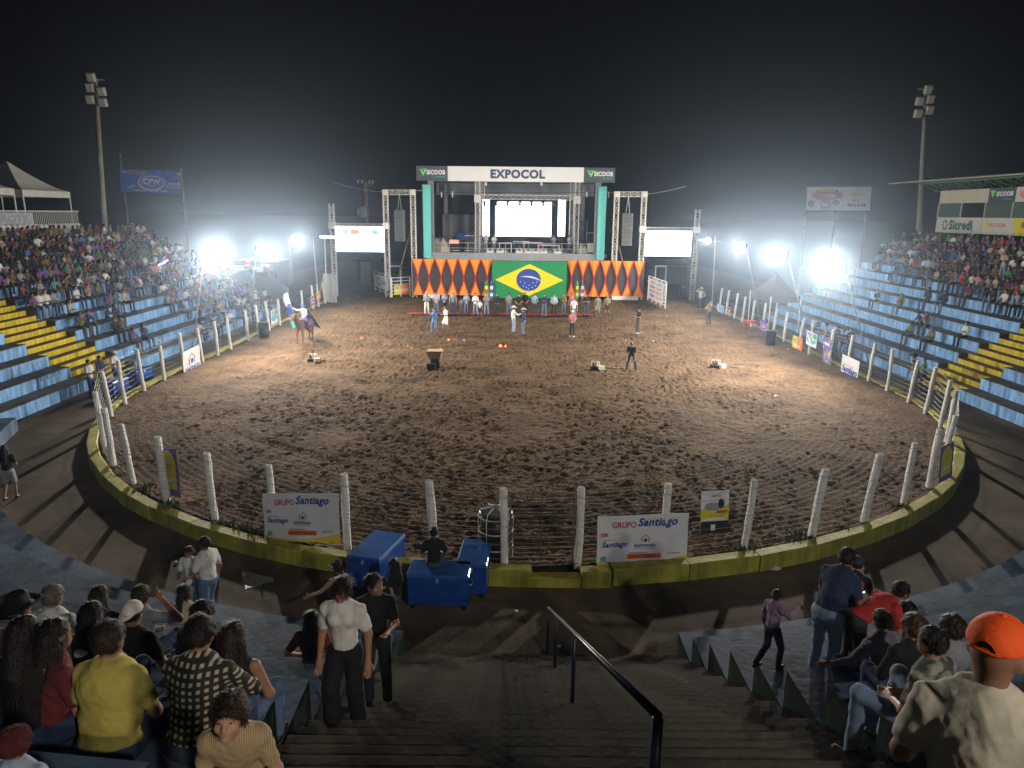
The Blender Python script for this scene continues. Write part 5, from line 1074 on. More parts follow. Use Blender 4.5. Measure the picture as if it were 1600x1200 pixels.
def figure(J, res=.03, sleeve='short', legs='long', hair='short', hat=None, yaw=0.0, nod=0.0, girth=1.0, fingers=False, female=False, face=False, curl=.5, hres=None, bust=0.0, hem=-.075, slv=1.0):
    """-> dict part name -> (V, Q)"""
    up = J['neck']-J['hip']; up /= np.linalg.norm(up); g = girth; out = {}
    Hm = rotz(yaw)@rotx(nod); H = lambda *p: J['head']+Hm@A_(*p)            # head frame
    Rm = Hm
    c, hp = J['chest'], J['hip']; fy = np.cross(A_(1, 0, 0), up); fy = fy/np.linalg.norm(fy); fwd = -fy if fy[1] < 0 else fy
    T = np.stack([A_(1, 0, 0), fwd, up], 1)
    head = [('e', H(0, .0, .02), (.076, .096, .105), Rm), ('e', H(0, .03, -.05), (.056, .066, .066), Rm), ('c', J['neck']-up*.04, H(0, -.015, -.05), .056, .052)]
    if face: head += [('c', H(0, .096, .0), H(0, .112, -.028), .011, .015), ('c', H(-.03, .085, .022), H(.03, .085, .022), .013, .013), ('e', H(0, .086, -.087), (.026, .02, .018), Rm), ('e', H(-.042, .066, -.03), (.026, .024, .026), Rm), ('e', H(.042, .066, -.03), (.026, .024, .026), Rm), ('e', H(0, .098, -.055), (.024, .010, .008), Rm)]
    for s_ in (-1, 1): head += [('e', H(.078*s_, -.005, -.005), (.012, .022, .032), Rm)]
    body = list(head); tor = .012
    body += [('c', hp, c, .075*g, .08*g), ('c', J['shL'], J['shR'], .045, .045), ('e', c+up*.03, (.12, .07, .12), T)]
    for S in 'LR':
        body += [('c', J['sh'+S], J['el'+S], .050*g**.5, .040), ('c', J['el'+S], J['wr'+S], .040, .027)]+hand_prims(J, S, False)[:3]
        if not fingers: body += hand_prims(J, S, False)[3:]
        body += [('c', J['hp'+S], J['kn'+S], .075, .05), ('c', J['kn'+S], J['an'+S], .050, .034)]
    V = skin(body, res, .022); parts = [V]
    if fingers:
        for S in 'LR': parts.append(skin(hand_prims(J, S, True, curl), .0065, .006))
    if face: parts.append(skin(head, hres or .008, .016))
    out['body'] = cat(parts)
    dn = hp-up*.02; wid = (.145 if not female else .125)*g
    top = [('e', c+up*.02, (.175*min(g, 1.12), .118*g, .20), T), ('e', hp+up*.16, (wid, .105*g, .17), T), ('e', dn+up*.03, (wid*1.02, .115*g, .13), T), ('c', hp, c, .108*g, .112*g), ('c', J['shL']+A_(.0, 0, 0), J['shR'], .062, .062), ('c', J['neck']-up*.05, J['neck']-up*.005, .07, .06)]
    if bust: top += [('e', c+fwd*.09+A_(.07, 0, .03), (.07, .06, .07), T), ('e', c+fwd*.09+A_(-.07, 0, .03), (.07, .06, .07), T)]
    for S in 'LR':
        sh, el, wr = J['sh'+S], J['el'+S], J['wr'+S]
        if sleeve == 'short': top.append(('c', sh, sh+(el-sh)*.66, .064*slv, .062*slv))
        elif sleeve == 'long': top += [('c', sh, el, .063*slv, .052*slv), ('c', el, el+(wr-el)*.93, .050*slv, .040*slv)]
    if sleeve == 'none': top = [p for i, p in enumerate(top) if i not in (4, 5)]+[('c', J['shL']+(J['shR']-J['shL'])*.24, J['shR']+(J['shL']-J['shR'])*.24, .056, .056)]
    out['shirt'] = skin(top, res, .035, [(dn+up*hem, -up)])
    leg = [('e', hp-up*.02+A_(0, -.01, 0), (.155*g, .118*g, .115), T)]
    for S in 'LR':
        a, k_, n_ = J['hp'+S], J['kn'+S], J['an'+S]
        if legs == 'long': leg += [('c', a, k_, .094*g**.7, .068), ('c', k_, n_+(k_-n_)*.02, .066, .058)]
        elif legs == 'flare': leg += [('c', a, k_, .10*g**.7, .085), ('c', k_, n_, .085, .095)]
        elif legs == 'short': leg += [('c', a, a+(k_-a)*.78, .096, .088)]
        elif legs == 'skirt': leg += [('c', a, a+(k_-a)*.85, .10, .115)]
    out['trousers' if legs != 'skirt' else 'skirt'] = skin(leg, res, .03)
    for S in 'LR':
        sho = []; n_, k_ = J['an'+S], J['kn'+S]; f = A_(0, 1, 0); sho += [('c', n_+A_(0, -.03, -.05), n_+f*.14+A_(0, 0, -.06), .042, .034)]
        if legs in ('skirt', 'short') and female: sho += [('c', n_, n_+(k_-n_)*.45, .048, .056)]
        out['shoe'+S] = skin(sho, min(res, .025), .02)
    if hair != 'bald':
        hh = [('e', H(0, -.014, .036), (.088, .102, .103), Rm)]; cut = [(H(0, .055, .02), Hm@A_(0, .93, -.36))]
        if hair == 'long': hh += [('c', H(0, -.06, .0), J['neck']-up*.20+A_(0, -.11, 0), .082, .075), ('c', H(-.06, -.02, -.02), J['neck']-up*.10+A_(-.09, -.05, 0), .04, .045), ('c', H(.06, -.02, -.02), J['neck']-up*.10+A_(.09, -.05, 0), .04, .045)]
        elif hair == 'tail': hh += [('c', H(0, -.10, .03), H(0, -.14, -.02), .03, .035), ('c', H(0, -.14, -.02), J['neck']-up*.12+A_(0, -.12, 0), .035, .02)]
        elif hair == 'bushy': hh = [('e', H(0, -.02, .04), (.108, .118, .112), Rm)]
        elif hair == 'fringe': hh = [('e', H(0, -.012, .044), (.092, .108, .104), Rm), ('c', H(-.07, .05, .045), H(.0, .098, .062), .030, .026), ('c', H(.0, .098, .062), H(.07, .05, .045), .026, .030), ('c', H(-.078, .0, .03), H(-.08, .01, -.03), .02, .012), ('c', H(.078, .0, .03), H(.08, .01, -.03), .02, .012)]; cut = [(H(0, .09, .028), Hm@A_(0, .70, -.71))]
        if hair in ('short', 'bald'): cut.append((H(0, 0, -.045), Hm@A_(0, 0, -1.0)))
        V, Q = skin(hh, min(res, .02), .02, cut)
        if res < .02 and not hat:                      # ruffle close-up hair
            dv = V-J['head']; L_ = np.linalg.norm(dv, axis=1, keepdims=True)+1e-6; nz = vnoise(V[:, 0]*1+V[:, 1]*.7, V[:, 2]*.8+V[:, 1]*.9, .017, 77)-.5 + .8*(vnoise(V[:, 0]-V[:, 1], V[:, 2]+V[:, 0]*.3, .04, 78)-.5)
            V = V+dv/L_*(nz[:, None]*.017)
            N = vnormals(V, Q); rs_ = np.random.RandomState(len(V) % 997); ns = 1500; k_ = rs_.randint(0, len(V), ns); P0, Nn = V[k_], N[k_]
            dn_ = A_(0, -.15, -1.0)+rs_.normal(0, .35 if hair not in ('long', 'tail') else .12, (ns, 3)); Tt = dn_-(dn_*Nn).sum(1, keepdims=True)*Nn; Tt /= np.linalg.norm(Tt, axis=1, keepdims=True)+1e-6
            Ln = (rs_.uniform(.02, .045, ns) if hair not in ('long', 'tail') else rs_.uniform(.05, .13, ns))[:, None]; Sd = np.cross(Nn, Tt)*.0016; lift = rs_.uniform(.002, .012, ns)[:, None]
            A0, A1, A2 = P0-Nn*.002, P0+Tt*Ln*.5+Nn*lift, P0+Tt*Ln+Nn*lift*rs_.uniform(.2, 1.6, ns)[:, None]; base_ = len(V)
            V = np.concatenate([V, A0-Sd, A0+Sd, A1-Sd, A1+Sd, A2-Sd*.3, A2+Sd*.3]); ar = np.arange(ns); ix = lambda m_: base_+m_*ns+ar
            Q = np.concatenate([Q, np.stack([ix(0), ix(1), ix(3), ix(2)], 1), np.stack([ix(2), ix(3), ix(5), ix(4)], 1)])
        out['hair'] = (V, Q)
    if hat == 'cowboy':
        b = MB(); P = []; n = 20
        prof = [(.078, .055), (.098, .05), (.13, .045), (.165, .052), (.185, .07), (.185, .076), (.165, .062), (.13, .057), (.098, .064), (.092, .10), (.082, .155), (.062, .172), (.03, .158), (.0, .152)]
        for r_, z in prof:
            for k in range(n): a = 2*math.pi*k/n; x, y = math.cos(a)*r_*.95, math.sin(a)*r_*1.12; zz = z+(.045*(abs(math.cos(a))**3)*max(0, r_-.10)/.085 if r_ > .1 else 0)-(.02*abs(math.sin(a))**3 if r_ > .12 else 0); P.append(H(x, y-.005, zz))
        Q = [(i*n+k, i*n+(k+1) % n, (i+1)*n+(k+1) % n, (i+1)*n+k) for i in range(len(prof)-1) for k in range(n)]; out['hat'] = (np.array(P), np.array(Q))
    elif hat in ('cap', 'capback'):
        f = 1 if hat == 'cap' else -1
        cp = skin([('e', H(0, -.005, .045), (.094, .110, .102), Rm)], min(res, .012), .01, [(H(0, 0, .042), Hm@A_(0, 0, -1.)), ])
        P = []; n = 12
        for z in (0, .008):
            for r_ in (.0, 1.0):
                for k in range(n+1): a = math.pi*k/n; P.append(H(math.cos(a)*.078*(1-.12*r_), f*(.075+math.sin(a)*(.105*r_)), .048+z-.02*r_*math.sin(a)))
        m_ = n+1; Q = [(k, k+1, m_+k+1, m_+k) for k in range(n)]+[(2*m_+k, 3*m_+k, 3*m_+k+1, 2*m_+k+1) for k in range(n)]+[(m_+k, m_+k+1, 3*m_+k+1, 3*m_+k) for k in range(n)]
        out['cap'] = cat([cp, (np.array(P), np.array(Q))])
    return out
def wrinkle(V, Q, amp, seed):
    N = vnormals(V, Q); x, y, z = V.T; f = lambda s_, k: vnoise(x*1.3+z*.55+y*.4, z*.8-x*.5+y*.9, s_, seed+k)-.5
    r1 = 1-np.abs(f(.11, 0))*4; r2 = 1-np.abs(f(.055, 1))*4
    return V+N*(amp*(np.clip(r1, -1, 1)*.8+np.clip(r2, -1, 1)*.35)-amp*.5)[:, None], Q
# ---- colours
SKIN = [mat('skin_%d' % i, c, .55, .06, 8) for i, c in enumerate([(.42, .25, .17), (.33, .18, .115), (.23, .12, .075), (.14, .075, .05)])]
HAIR = [mat('hair_%d' % i, c, .55, .25, 20, .4, 60) for i, c in enumerate([(.010, .008, .007), (.025, .016, .010), (.06, .038, .02), (.13, .12, .11)])]
HAIR.append(cloth((.09, .018, .02), 'maroon_hood'))
SHOE = [mat('shoe_%d' % i, c, .5, .1) for i, c in enumerate([(.02, .018, .016), (.12, .07, .035), (.5, .5, .48)])]
DENIM = [cloth(c, 'denim_%d' % i) for i, c in enumerate([(.04, .065, .13), (.10, .16, .28), (.025, .028, .035), (.20, .28, .40), (.10, .09, .08)])]
SHC = dict(white=(.62, .62, .60), black=(.015, .015, .018), grey=(.24, .25, .27), navy=(.02, .03, .08), red=(.38, .03, .03), green=(.05, .20, .09), teal=(.06, .24, .25), pink=(.50, .20, .24), blue=(.06, .14, .38), beige=(.40, .33, .23), maroon=(.13, .025, .03), purple=(.16, .07, .20), yellow=(.50, .42, .10), paleblue=(.34, .43, .56), brown=(.12, .07, .04), olive=(.14, .14, .07))
SHIRT = {k: cloth(v, 'shirt_'+k) for k, v in SHC.items()}
HATM = dict(straw=mat('straw', (.55, .44, .25), .8, .1, 20), white=mat('felt_white', (.66, .64, .58), .8, .05), black=mat('felt_black', (.012, .012, .013), .8, .05), red=mat('cap_red', (.45, .03, .03), .8, .05), navy=mat('cap_navy', (.02, .03, .07), .8), orange=mat('cap_orange', (.85, .10, .008), .75, .05, 4, .2, 30), blue=mat('cap_blue', (.10, .16, .42), .8))
def pattern_mat(name, kind, c1, c2, sc_=14.0):
    if name in MATS: return MATS[name]
    M = bpy.data.materials.new(name); M.use_nodes = True; t = M.node_tree; pb = t.nodes['Principled BSDF']; pb.inputs['Roughness'].default_value = .9
    tc = t.nodes.new('ShaderNodeTexCoord'); mx = t.nodes.new('ShaderNodeMix'); mx.data_type = 'RGBA'; mx.inputs[6].default_value = (*c1, 1); mx.inputs[7].default_value = (*c2, 1)
    if kind == 'camo':
        n = t.nodes.new('ShaderNodeTexNoise'); n.inputs['Scale'].default_value = sc_; n.inputs['Detail'].default_value = 3; t.links.new(tc.outputs['Object'], n.inputs['Vector']); cr = t.nodes.new('ShaderNodeValToRGB'); cr.color_ramp.elements[0].position = .42; cr.color_ramp.elements[1].position = .58; t.links.new(n.outputs['Fac'], cr.inputs[0]); t.links.new(cr.outputs[0], mx.inputs[0])
    else:
        ms = []
        for ax in (('X', 'Z') if kind == 'plaid' else ('X',)):
            wv = t.nodes.new('ShaderNodeTexWave'); wv.bands_direction = ax; wv.inputs['Scale'].default_value = sc_; wv.inputs['Distortion'].default_value = .6; wv.inputs['Detail'].default_value = 1; t.links.new(tc.outputs['Object'], wv.inputs['Vector'])
            cr = t.nodes.new('ShaderNodeValToRGB'); cr.color_ramp.elements[0].position = .35; cr.color_ramp.elements[1].position = .7; t.links.new(wv.outputs['Fac'], cr.inputs[0]); ms.append(cr.outputs[0])
        if kind == 'plaid':
            mu = t.nodes.new('ShaderNodeMath'); mu.operation = 'MULTIPLY'; t.links.new(ms[0], mu.inputs[0]); t.links.new(ms[1], mu.inputs[1]); t.links.new(mu.outputs[0], mx.inputs[0])
        else: t.links.new(ms[0], mx.inputs[0])
    t.links.new(mx.outputs[2], pb.inputs['Base Color']); MATS[name] = M; return M
def person(loc, rz, J, label, skin_=1, shirt='grey', pants=0, hair_=0, shoe=0, hatm='straw', scale=1.0, group=None, shirt_m=None, pants_m=None, skirt_m=None, eyes=False, **fk):
    parts = figure(J, **fk); ms = dict(body=SKIN[skin_], shirt=shirt_m or SHIRT[shirt], trousers=pants_m or DENIM[pants], skirt=pants_m or DENIM[pants], shoeL=SHOE[shoe], shoeR=SHOE[shoe], hair=HAIR[hair_], hat=HATM.get(hatm), cap=HATM.get(hatm))
    if fk.get('res', .03) < .02:
        for k in ('shirt', 'trousers'):
            if k in parts: parts[k] = wrinkle(*parts[k], .0075 if k == 'shirt' else .006, int(abs(loc[0])*97) % 50)
    root = link('person', npmesh('person', *parts['body'], ms['body']), None, Vector(loc)); root.rotation_euler.z = rz; root.scale = (scale,)*3; tag(root, label, 'person', group)
    for k, (V, Q) in parts.items():
        if k != 'body' and len(V): link(k.rstrip('LR'), npmesh(k.rstrip('LR'), V, Q, ms[k]), root)
    if eyes:
        Hm = rotz(fk.get('yaw', 0))@rotx(fk.get('nod', 0))
        for s_ in (-1, 1):
            b = MB(); c = J['head']+Hm@A_(.033*s_, .0815, .004); b.lathe([(.003, -.010), (.010, -.006), (.013, 0), (.010, .006), (.003, .010)], c, 10); b.build('eye', mat('eye_white', (.38, .33, .30), .3), root, True, True)
            b = MB(); c = J['head']+Hm@A_(.033*s_, .0905, .003); b.lathe([(.002, -.0065), (.006, -.004), (.0072, 0), (.006, .004), (.002, .0065)], c, 8); b.build('iris', mat('eye_dark', (.03, .018, .012), .25), root, True, True)
        b = MB(); cc = [J['head']+Hm@A_(x, .1035-abs(x)*.35, -.062+abs(x)*.05) for x in (-.026, -.013, 0, .013, .026)]; b.tube(cc, [.003, .006, .007, .006, .003], 6); b.build('lips', mat('lips', (.24, .09, .08), .5), root, True, True)
        for s_ in (-1, 1):
            b = MB(); b.tube([J['head']+Hm@A_(x*s_, .101-abs(x)*.28, .029+.10*x-1.2*max(0, x-.034)**1) for x in (.014, .034, .050)], [.003, .0045, .002], 6); b.build('eyebrow', HAIR[hair_], root, True, True)
    return root

# ---------------------------------------------------------------- where people are
def ground_smooth(x, y, seat):
    if not seat and SX0 < x < SX1 and y < CY-RT0: return WZ+TH/TD*(CY-RT0-y)+.09
    r = math.hypot(x-CX, y-CY) if y < CY else abs(x)
    return WZ if r < RT0 else WZ+TH*((r-RT0)/TD)+.26
def place(px, py, hgt, seat=False, t0=None):
    d = ray(px, py); t = t0 or 45.0; p = CAM+d*t
    while t > .8 and not t0:
        p = CAM+d*t
        if p[2] >= ground_smooth(p[0], p[1], seat)+hgt: break
        t -= .01
    x, y = p[0], p[1]; r = math.hypot(x-CX, y-CY)
    if not seat and SX0 < x < SX1 and y < CY-RT0: return Vector((x, y, WZ+TH/3*(int((CY-RT0-y)/(TD/3))+1)))
    if r <= RT0: return Vector((x, y, WZ))
    if not seat: return Vector((x, y, WZ+TH*(int((r-RT0)/TD)+1)))
    n0 = int((r-RT0)/TD); best = None
    for n in range(max(0, n0-2), n0+3):               # the tier whose level meets the sight line nearest its front
        zt = WZ+TH*(n+1); tt = (zt+hgt-CAM[2])/d[2]; q = CAM+d*tt; off = math.hypot(q[0]-CX, q[1]-CY)-(RT0+TD*n)
        if tt > .5 and (best is None or abs(off-.32) < best[0]) and (not t0 or abs(tt-t0) < .9): best = (abs(off-.32), Vector((q[0], q[1], zt)))
    return best[1] if best else Vector((x, y, WZ+TH*(n0+1)))
def facing(p, tx=0.0, ty=48.0): return -math.atan2(tx-p.x, ty-p.y)
HI = .014
def seated(px, py, label, turn=0.0, sc_=1.0, **kw):
    jk = {k: kw.pop(k) for k in list(kw) if k in ('lean', 'arms', 'armL', 'armR', 'spread', 'kneeup', 'feet', 'side', 'bend')}
    p = place(px, py, .775*sc_, True, kw.pop('t', None)); jk.setdefault('arms', 'lap'); jk.setdefault('lean', .16)
    return person(p, facing(p)+turn, joints('sit', **jk), label, scale=sc_, res=HI, fingers=True, group='spectators on the near tiers', **kw)
def standing(px, py, label, rz, sc_=1.0, feet=False, z=None, **kw):
    jk = {k: kw.pop(k) for k in list(kw) if k in ('lean', 'arms', 'armL', 'armR', 'spread', 'step', 'side', 'bend', 'rise')}
    p = place(px, py, .02 if feet else 1.58*sc_, False, kw.pop('t', None))
    return person(p, rz, joints('stand', **jk), label, scale=sc_, res=HI, fingers=True, **kw)
DARKT = cloth((.012, .012, .014), 'black_cotton')
seated(15, 962, 'person in a wide black hat and pink shirt at the picture edge, back turned', shirt='pink', hat='cowboy', hatm='black', sc_=1.0)
seated(72, 938, 'grey-haired person in a white shirt seated with back turned', shirt='white', hair_=3, girth=1.1)
seated(147, 936, 'person with long dark hair and dark top beside the white shirt', shirt='black', hair='long', female=True)
seated(213, 936, 'person in grey shirt with one arm raised to the head', shirt='grey', hair_=2, armR='head', skin_=2)
seated(283, 930, 'person with a ponytail and bare shoulders in a cream top', shirt='beige', hair='tail', sleeve='none', female=True)
seated(132, 969, 'person with long straight dark hair and bare shoulders, back turned', shirt='maroon', hair='long', sleeve='none', female=True, sc_=.97)
seated(198, 966, 'person in black with a pale cap worn backwards', shirt='black', hat='capback', hatm='white', girth=1.1)
seated(302, 970, 'person with round dark hair leaning forward in black', shirt='black', hair='bushy', lean=.3)
seated(22, 1000, 'person in a black tank top with bare arms at the picture edge', shirt='black', hair='long', sleeve='none', female=True, girth=1.1)
seated(64, 1000, 'person with dark hair turned sideways beside the black tank top', shirt='maroon', hair='long', turn=-.55, female=True, sc_=.95)
seated(156, 1010, 'heavy person in a yellow T-shirt, back turned', shirt='yellow', hair_=1, girth=1.38, sc_=1.03)
seated(122, 1030, 'small child in a white bonnet beside the yellow T-shirt', shirt='white', hat='cap', hatm='white', sc_=.62)
seated(291, 1008, 'person in a black and cream plaid shirt, back turned', sleeve='long', girth=1.2, sc_=1.03, arms='knee', lean=.3, shirt_m=pattern_mat('plaid_cream', 'plaid', (.02, .02, .016), (.42, .38, .26), 7.0))
seated(357, 1003, 'person with long hair, bare arm and jeans nearest the stairs', shirt='black', hair='long', sleeve='none', pants=1, female=True, hair_=1)
seated(12, 1172, 'person in a dark red hood and pale blue top cut by the lower picture edge', shirt='paleblue', hair='bushy', sleeve='long', sc_=.62, hair_=4)
seated(1388, 975, 'person in a fine checked shirt with one hand spread out', turn=.25, sleeve='long', armL=((-.14, .08, -.24), (-.30, .18, -.30)), curl=.1, shirt_m=pattern_mat('plaid_grey', 'plaid', (.22, .20, .23), (.06, .05, .08), 16.0), hair_=0)
seated(1437, 986, 'person with fair hair in a black top beside the checked shirt', shirt='black', hair='bushy', hair_=2, sleeve='long', female=True)
seated(1475, 1012, 'person in a mottled camouflage T-shirt with knees in pale jeans', turn=.45, girth=1.12, pants=3, spread=.16, kneeup=.12, arms='lap', shirt_m=pattern_mat('camo', 'camo', (.05, .06, .045), (.26, .27, .22), 12.0), sc_=1.04)
seated(1404, 962, 'dark-haired person low behind the checked shirt', shirt='black', sc_=.92); seated(1423, 958, 'curly-haired person behind the fair-haired one', shirt='navy', hair='bushy', sc_=.95)
seated(1497, 988, 'person in a grey top seated alone behind the camouflage shirt', shirt='grey', hair='bushy', hair_=1)
# on their feet
standing(322, 868, t=13.2, label='person in a white T-shirt and blue jeans standing beside the seated group', rz=R(62), shirt='white', pants=1, step=.10, girth=1.12, sc_=1.05, skin_=2, armL='lap')
standing(299, 903, t=13.6, label='person in a pale top half hidden behind the standing white T-shirt', rz=R(175), shirt='white', hair='tail', female=True, sc_=.86, skin_=2, arms='hold')
standing(545, 1128, 'person in a white T-shirt and wide dark trousers climbing the stairs', R(176), feet=True, shirt='white', pants_m=DARKT, legs='flare', hair='tail', female=True, face=True, eyes=True, nod=-.55, skin_=1, rise=.17, sc_=.97, girth=1.06, bust=1, hres=.008, hem=.07)
standing(592, 1098, 'person in a black printed T-shirt looking sideways on the stairs', R(190), feet=True, shirt_m=DARKT, pants_m=DENIM[2], face=True, eyes=True, yaw=.75, skin_=1, rise=.17, sc_=.98, armL='hold')
seated(484, 973, 'girl with long dark hair and a dark red top seated at the stair edge', t=8.7, shirt='maroon', pants=1, hair='long', sleeve='short', female=True, sc_=.95, armL=((-.16, -.06, -.22), (-.06, .12, -.36)))
standing(528, 890, 'person in a black hat and black top holding one arm out', R(50), shirt='black', hair='long', hat='cowboy', hatm='black', sleeve='none', female=True, armL='out', pants=2, sc_=.93)
standing(616, 884, 'person with long black hair and grey trousers beside the cool boxes', R(70), shirt='black', hair='long', female=True, pants=4, sleeve='long', armL='hold', sc_=.95)
standing(599, 912, 'dark-haired person behind the black printed T-shirt', R(40), shirt='black', hair='short', armL='hip', sleeve='none', skin_=0, sc_=.86, pants=4)
p = Vector((cB.x-.12, cB.y+.28, WZ+.83)); person(p, R(4), joints('sit', lean=.05, arms='lap'), 'person in a black T-shirt with a round back print sitting on the cool box', shirt='black', res=HI, fingers=True, skin_=2, scale=1.0)
standing(1213, 930, t=8.8, label='boy in a purple checked shirt and dark jeans standing on the tier', rz=R(-62), shirt_m=pattern_mat('plaid_purple', 'plaid', (.20, .13, .22), (.34, .24, .34), 15.0), sleeve='long', pants=2, step=.14, armR='fwd', sc_=.64)
standing(1302, 897, t=8.5, label='tall person in a navy polo shirt and pale jeans stooping', rz=R(-50), shirt='navy', pants=3, girth=1.22, bend=.5, arms='hold', sc_=1.02, skin_=2)
standing(1330, 935, t=9.0, label='person in a dark cap bending over a lit phone', rz=R(-30), shirt='black', hat='cap', hatm='navy', bend=.85, arms='phone', sc_=.85)
standing(1338, 948, t=8.5, label='person in a bright red shirt bending far forward', rz=R(-80), shirt='red', pants=2, bend=1.15, arms='reach', sc_=.98, hair='short', sleeve='short')
q = Vector(CAM+ray(1343, 922)*9.2); b = MB(); b.rbox(q, (.15, .01, .09), .004); ph = b.build('phone', M_black); tag(ph, 'lit phone held by the person in the dark cap', 'phone')
b = MB(); b.box((q.x, q.y-.008, q.z), (.13, .004, .07)); b.build('screen', mat('phone_screen', (.5, .5, .6), .3, 0, emit=(.75, .8, 1), es=3), ph)
standing(6, 703, 'person with long black hair and grey shorts walking on the walkway at the picture edge', R(15), shirt='black', hair='long', legs='short', pants=4, sc_=.95, step=.08, armR='hold', pants_m=cloth((.32, .34, .36), 'grey_shorts'))
# the boy on the stairs and the man in the orange cap, both close to the camera
stripe = pattern_mat('stripe_beige', 'stripe', (.42, .33, .19), (.26, .19, .10), 26.0)
pb_ = Vector((-1.70, 2.72, WZ+TH/3*(int((CY-RT0-2.72)/(TD/3))+1)))
boy = person(pb_, R(180+14), joints('stand', bend=.42, rise=.17, arms='down', shw=.145), 'boy in a striped beige shirt climbing the stairs toward the viewer', scale=.745, res=.009, fingers=True, face=True, eyes=True, hair='fringe', hair_=1, nod=.30, yaw=-.14, skin_=0, shirt_m=stripe, pants=0, hres=.0055, sleeve='short', slv=.86, girth=.94)
boy.scale = (.72, .72, .735)
pm_ = Vector((1.05, 2.0, WZ+TH/3*(int((CY-RT0-2.0)/(TD/3))+1)))
capman = person(pm_, R(-34), joints('stand', arms='hold', shd=.12), 'man in a bright orange cap and beige T-shirt close by, back turned', scale=.925, res=.009, fingers=True, hair='bald', hair_=0, skin_=2, shirt_m=cloth((.50, .47, .38), 'pale_cotton'), hat='cap', hatm='orange', hres=.008, girth=1.02, yaw=-.36)

# ---------------------------------------------------------------- people in the ring
LOW = .026
def ringer(px, py, label, rz=180, pose='stand', z=.12, sc_=1.0, **kw):
    jk = {k: kw.pop(k) for k in list(kw) if k in ('lean', 'arms', 'armL', 'armR', 'spread', 'step', 'side', 'bend', 'nod_')}
    jk.setdefault('spread', .05); p = gp(px, py, z)
    return person((p.x, p.y, z), R(rz), joints('stand', **jk), label, scale=sc_, res=LOW, group=kw.pop('group', 'people in the ring'), **kw)
G = 'row of people on the red carpet'; DN = dict(group=G)
whitepants = cloth((.60, .60, .58), 'white_trousers'); flor = pattern_mat('floral', 'camo', (.30, .33, .25), (.08, .10, .07), 18.0)
ringer(667, 491, 'person in straw hat, grey shirt and white trousers at the rider end of the row', shirt='grey', sleeve='long', hat='cowboy', arms='cross', pants_m=whitepants, **DN)
ringer(682, 491, 'person in a red cap and pale blue shirt in the carpet row', shirt='paleblue', hat='cap', hatm='red', arms='lap', pants=1, **DN)
ringer(695, 490, 'person in blue shirt and dark shorts in the carpet row', shirt='paleblue', legs='short', pants=2, arms='cross', **DN)
ringer(708, 491, 'tall person in straw hat, grey shirt and dark jeans in the carpet row', shirt='grey', hat='cowboy', sleeve='long', pants=0, arms='down', sc_=1.06, shoe=1, **DN)
ringer(720, 490, 'child in a white shirt and pale jeans in the carpet row', shirt='white', pants=3, sc_=.72, arms='lap', **DN)
ringer(729, 491, 'person in pale shirt and bright blue jeans beside the child', shirt='paleblue', sleeve='long', pants=1, arms='cross', hair_=3, **DN)
ringer(743, 492, 'person in white shirt, red cap and pale jeans in the carpet row', shirt='white', sleeve='long', hat='cap', hatm='red', pants=3, arms='cross', **DN)
ringer(750, 494, 'child with dark hair, white shirt and dark skirt in the carpet row', shirt='white', legs='skirt', pants=2, sc_=.74, hair='long', **DN)
ringer(760, 492, 'person in grey shirt and pale jeans next to the narrow flags', shirt='grey', pants=3, arms='cross', **DN)
ringer(776, 492, 'person in navy jumper and navy trousers before the flag edge', shirt='navy', sleeve='long', pants=0, arms='lap', **DN)
ringer(795, 492, 'person in grey T-shirt and jeans before the yellow diamond', shirt='grey', hat='cap', hatm='navy', pants=1, arms='lap', girth=1.1, **DN)
ringer(810, 493, 'person in dark clothes hidden behind the straw hat pair', shirt='black', pants=2, arms='lap', **DN)
ringer(820, 492, 'tallest person, in a black shirt before the blue disc', shirt='black', pants=2, arms='lap', sc_=1.07, girth=1.1, hair='bald', **DN)
ringer(835, 492, 'person in a bright blue shirt and dark jeans before the flag', shirt='paleblue', sleeve='long', pants=0, arms='lap', **DN)
ringer(850, 493, 'person in a navy jacket, jeans and white shoes', shirt='navy', sleeve='long', pants=1, arms='cross', shoe=2, **DN)
ringer(865, 493, 'person in a pale shirt and black trousers before the flag edge', shirt='paleblue', sleeve='long', pants=2, arms='lap', girth=1.1, **DN)
ringer(880, 492, 'person in an olive shirt and jeans beside the flag', shirt='olive', pants=1, arms='cross', **DN)
ringer(893, 492, 'person in a pink shirt half hidden by two others', shirt='pink', sleeve='long', pants=2, **DN)
ringer(896, 501, 'person in a pink cap and white top standing behind the white helmet', shirt='white', hat='cap', hatm='red', pants=1, group='people in the ring')
ringer(915, 494, 'person in a dark T-shirt and dark jeans with arms folded', shirt='black', pants=0, arms='cross', **DN)
ringer(933, 494, 'person in a floral dress and boots in the carpet row', shirt_m=flor, legs='skirt', pants_m=flor, female=True, hair='long', shoe=1, sc_=.96, **DN)
ringer(948, 494, 'person in a floral top, dark shorts and boots ending the carpet row', shirt_m=flor, legs='short', pants=2, female=True, hair='long', hair_=2, armL='hold', sc_=.97, **DN)
ringer(679, 522, 'person in a blue shirt and jeans raising a phone before the row', rz=150, shirt='blue', pants=1, armR='phone', armL='hold', sleeve='long', step=.1)
ringer(697, 517, 'person in a short white dress and brown boots walking', rz=120, shirt='white', legs='skirt', pants_m=whitepants, female=True, hair='long', shoe=1, step=.12, arms='hold', sc_=.98)
ringer(802, 520, 'person in white shirt, pale hat and light jeans at ring centre', rz=-70, shirt='white', sleeve='long', hat='cowboy', hatm='white', pants=3, armR='fwd', sc_=1.03)
ringer(818, 524, 'person in dark jacket, straw hat and blue jeans at ring centre', rz=80, shirt='navy', sleeve='long', hat='cowboy', pants=1, armR='hold', sc_=1.03)
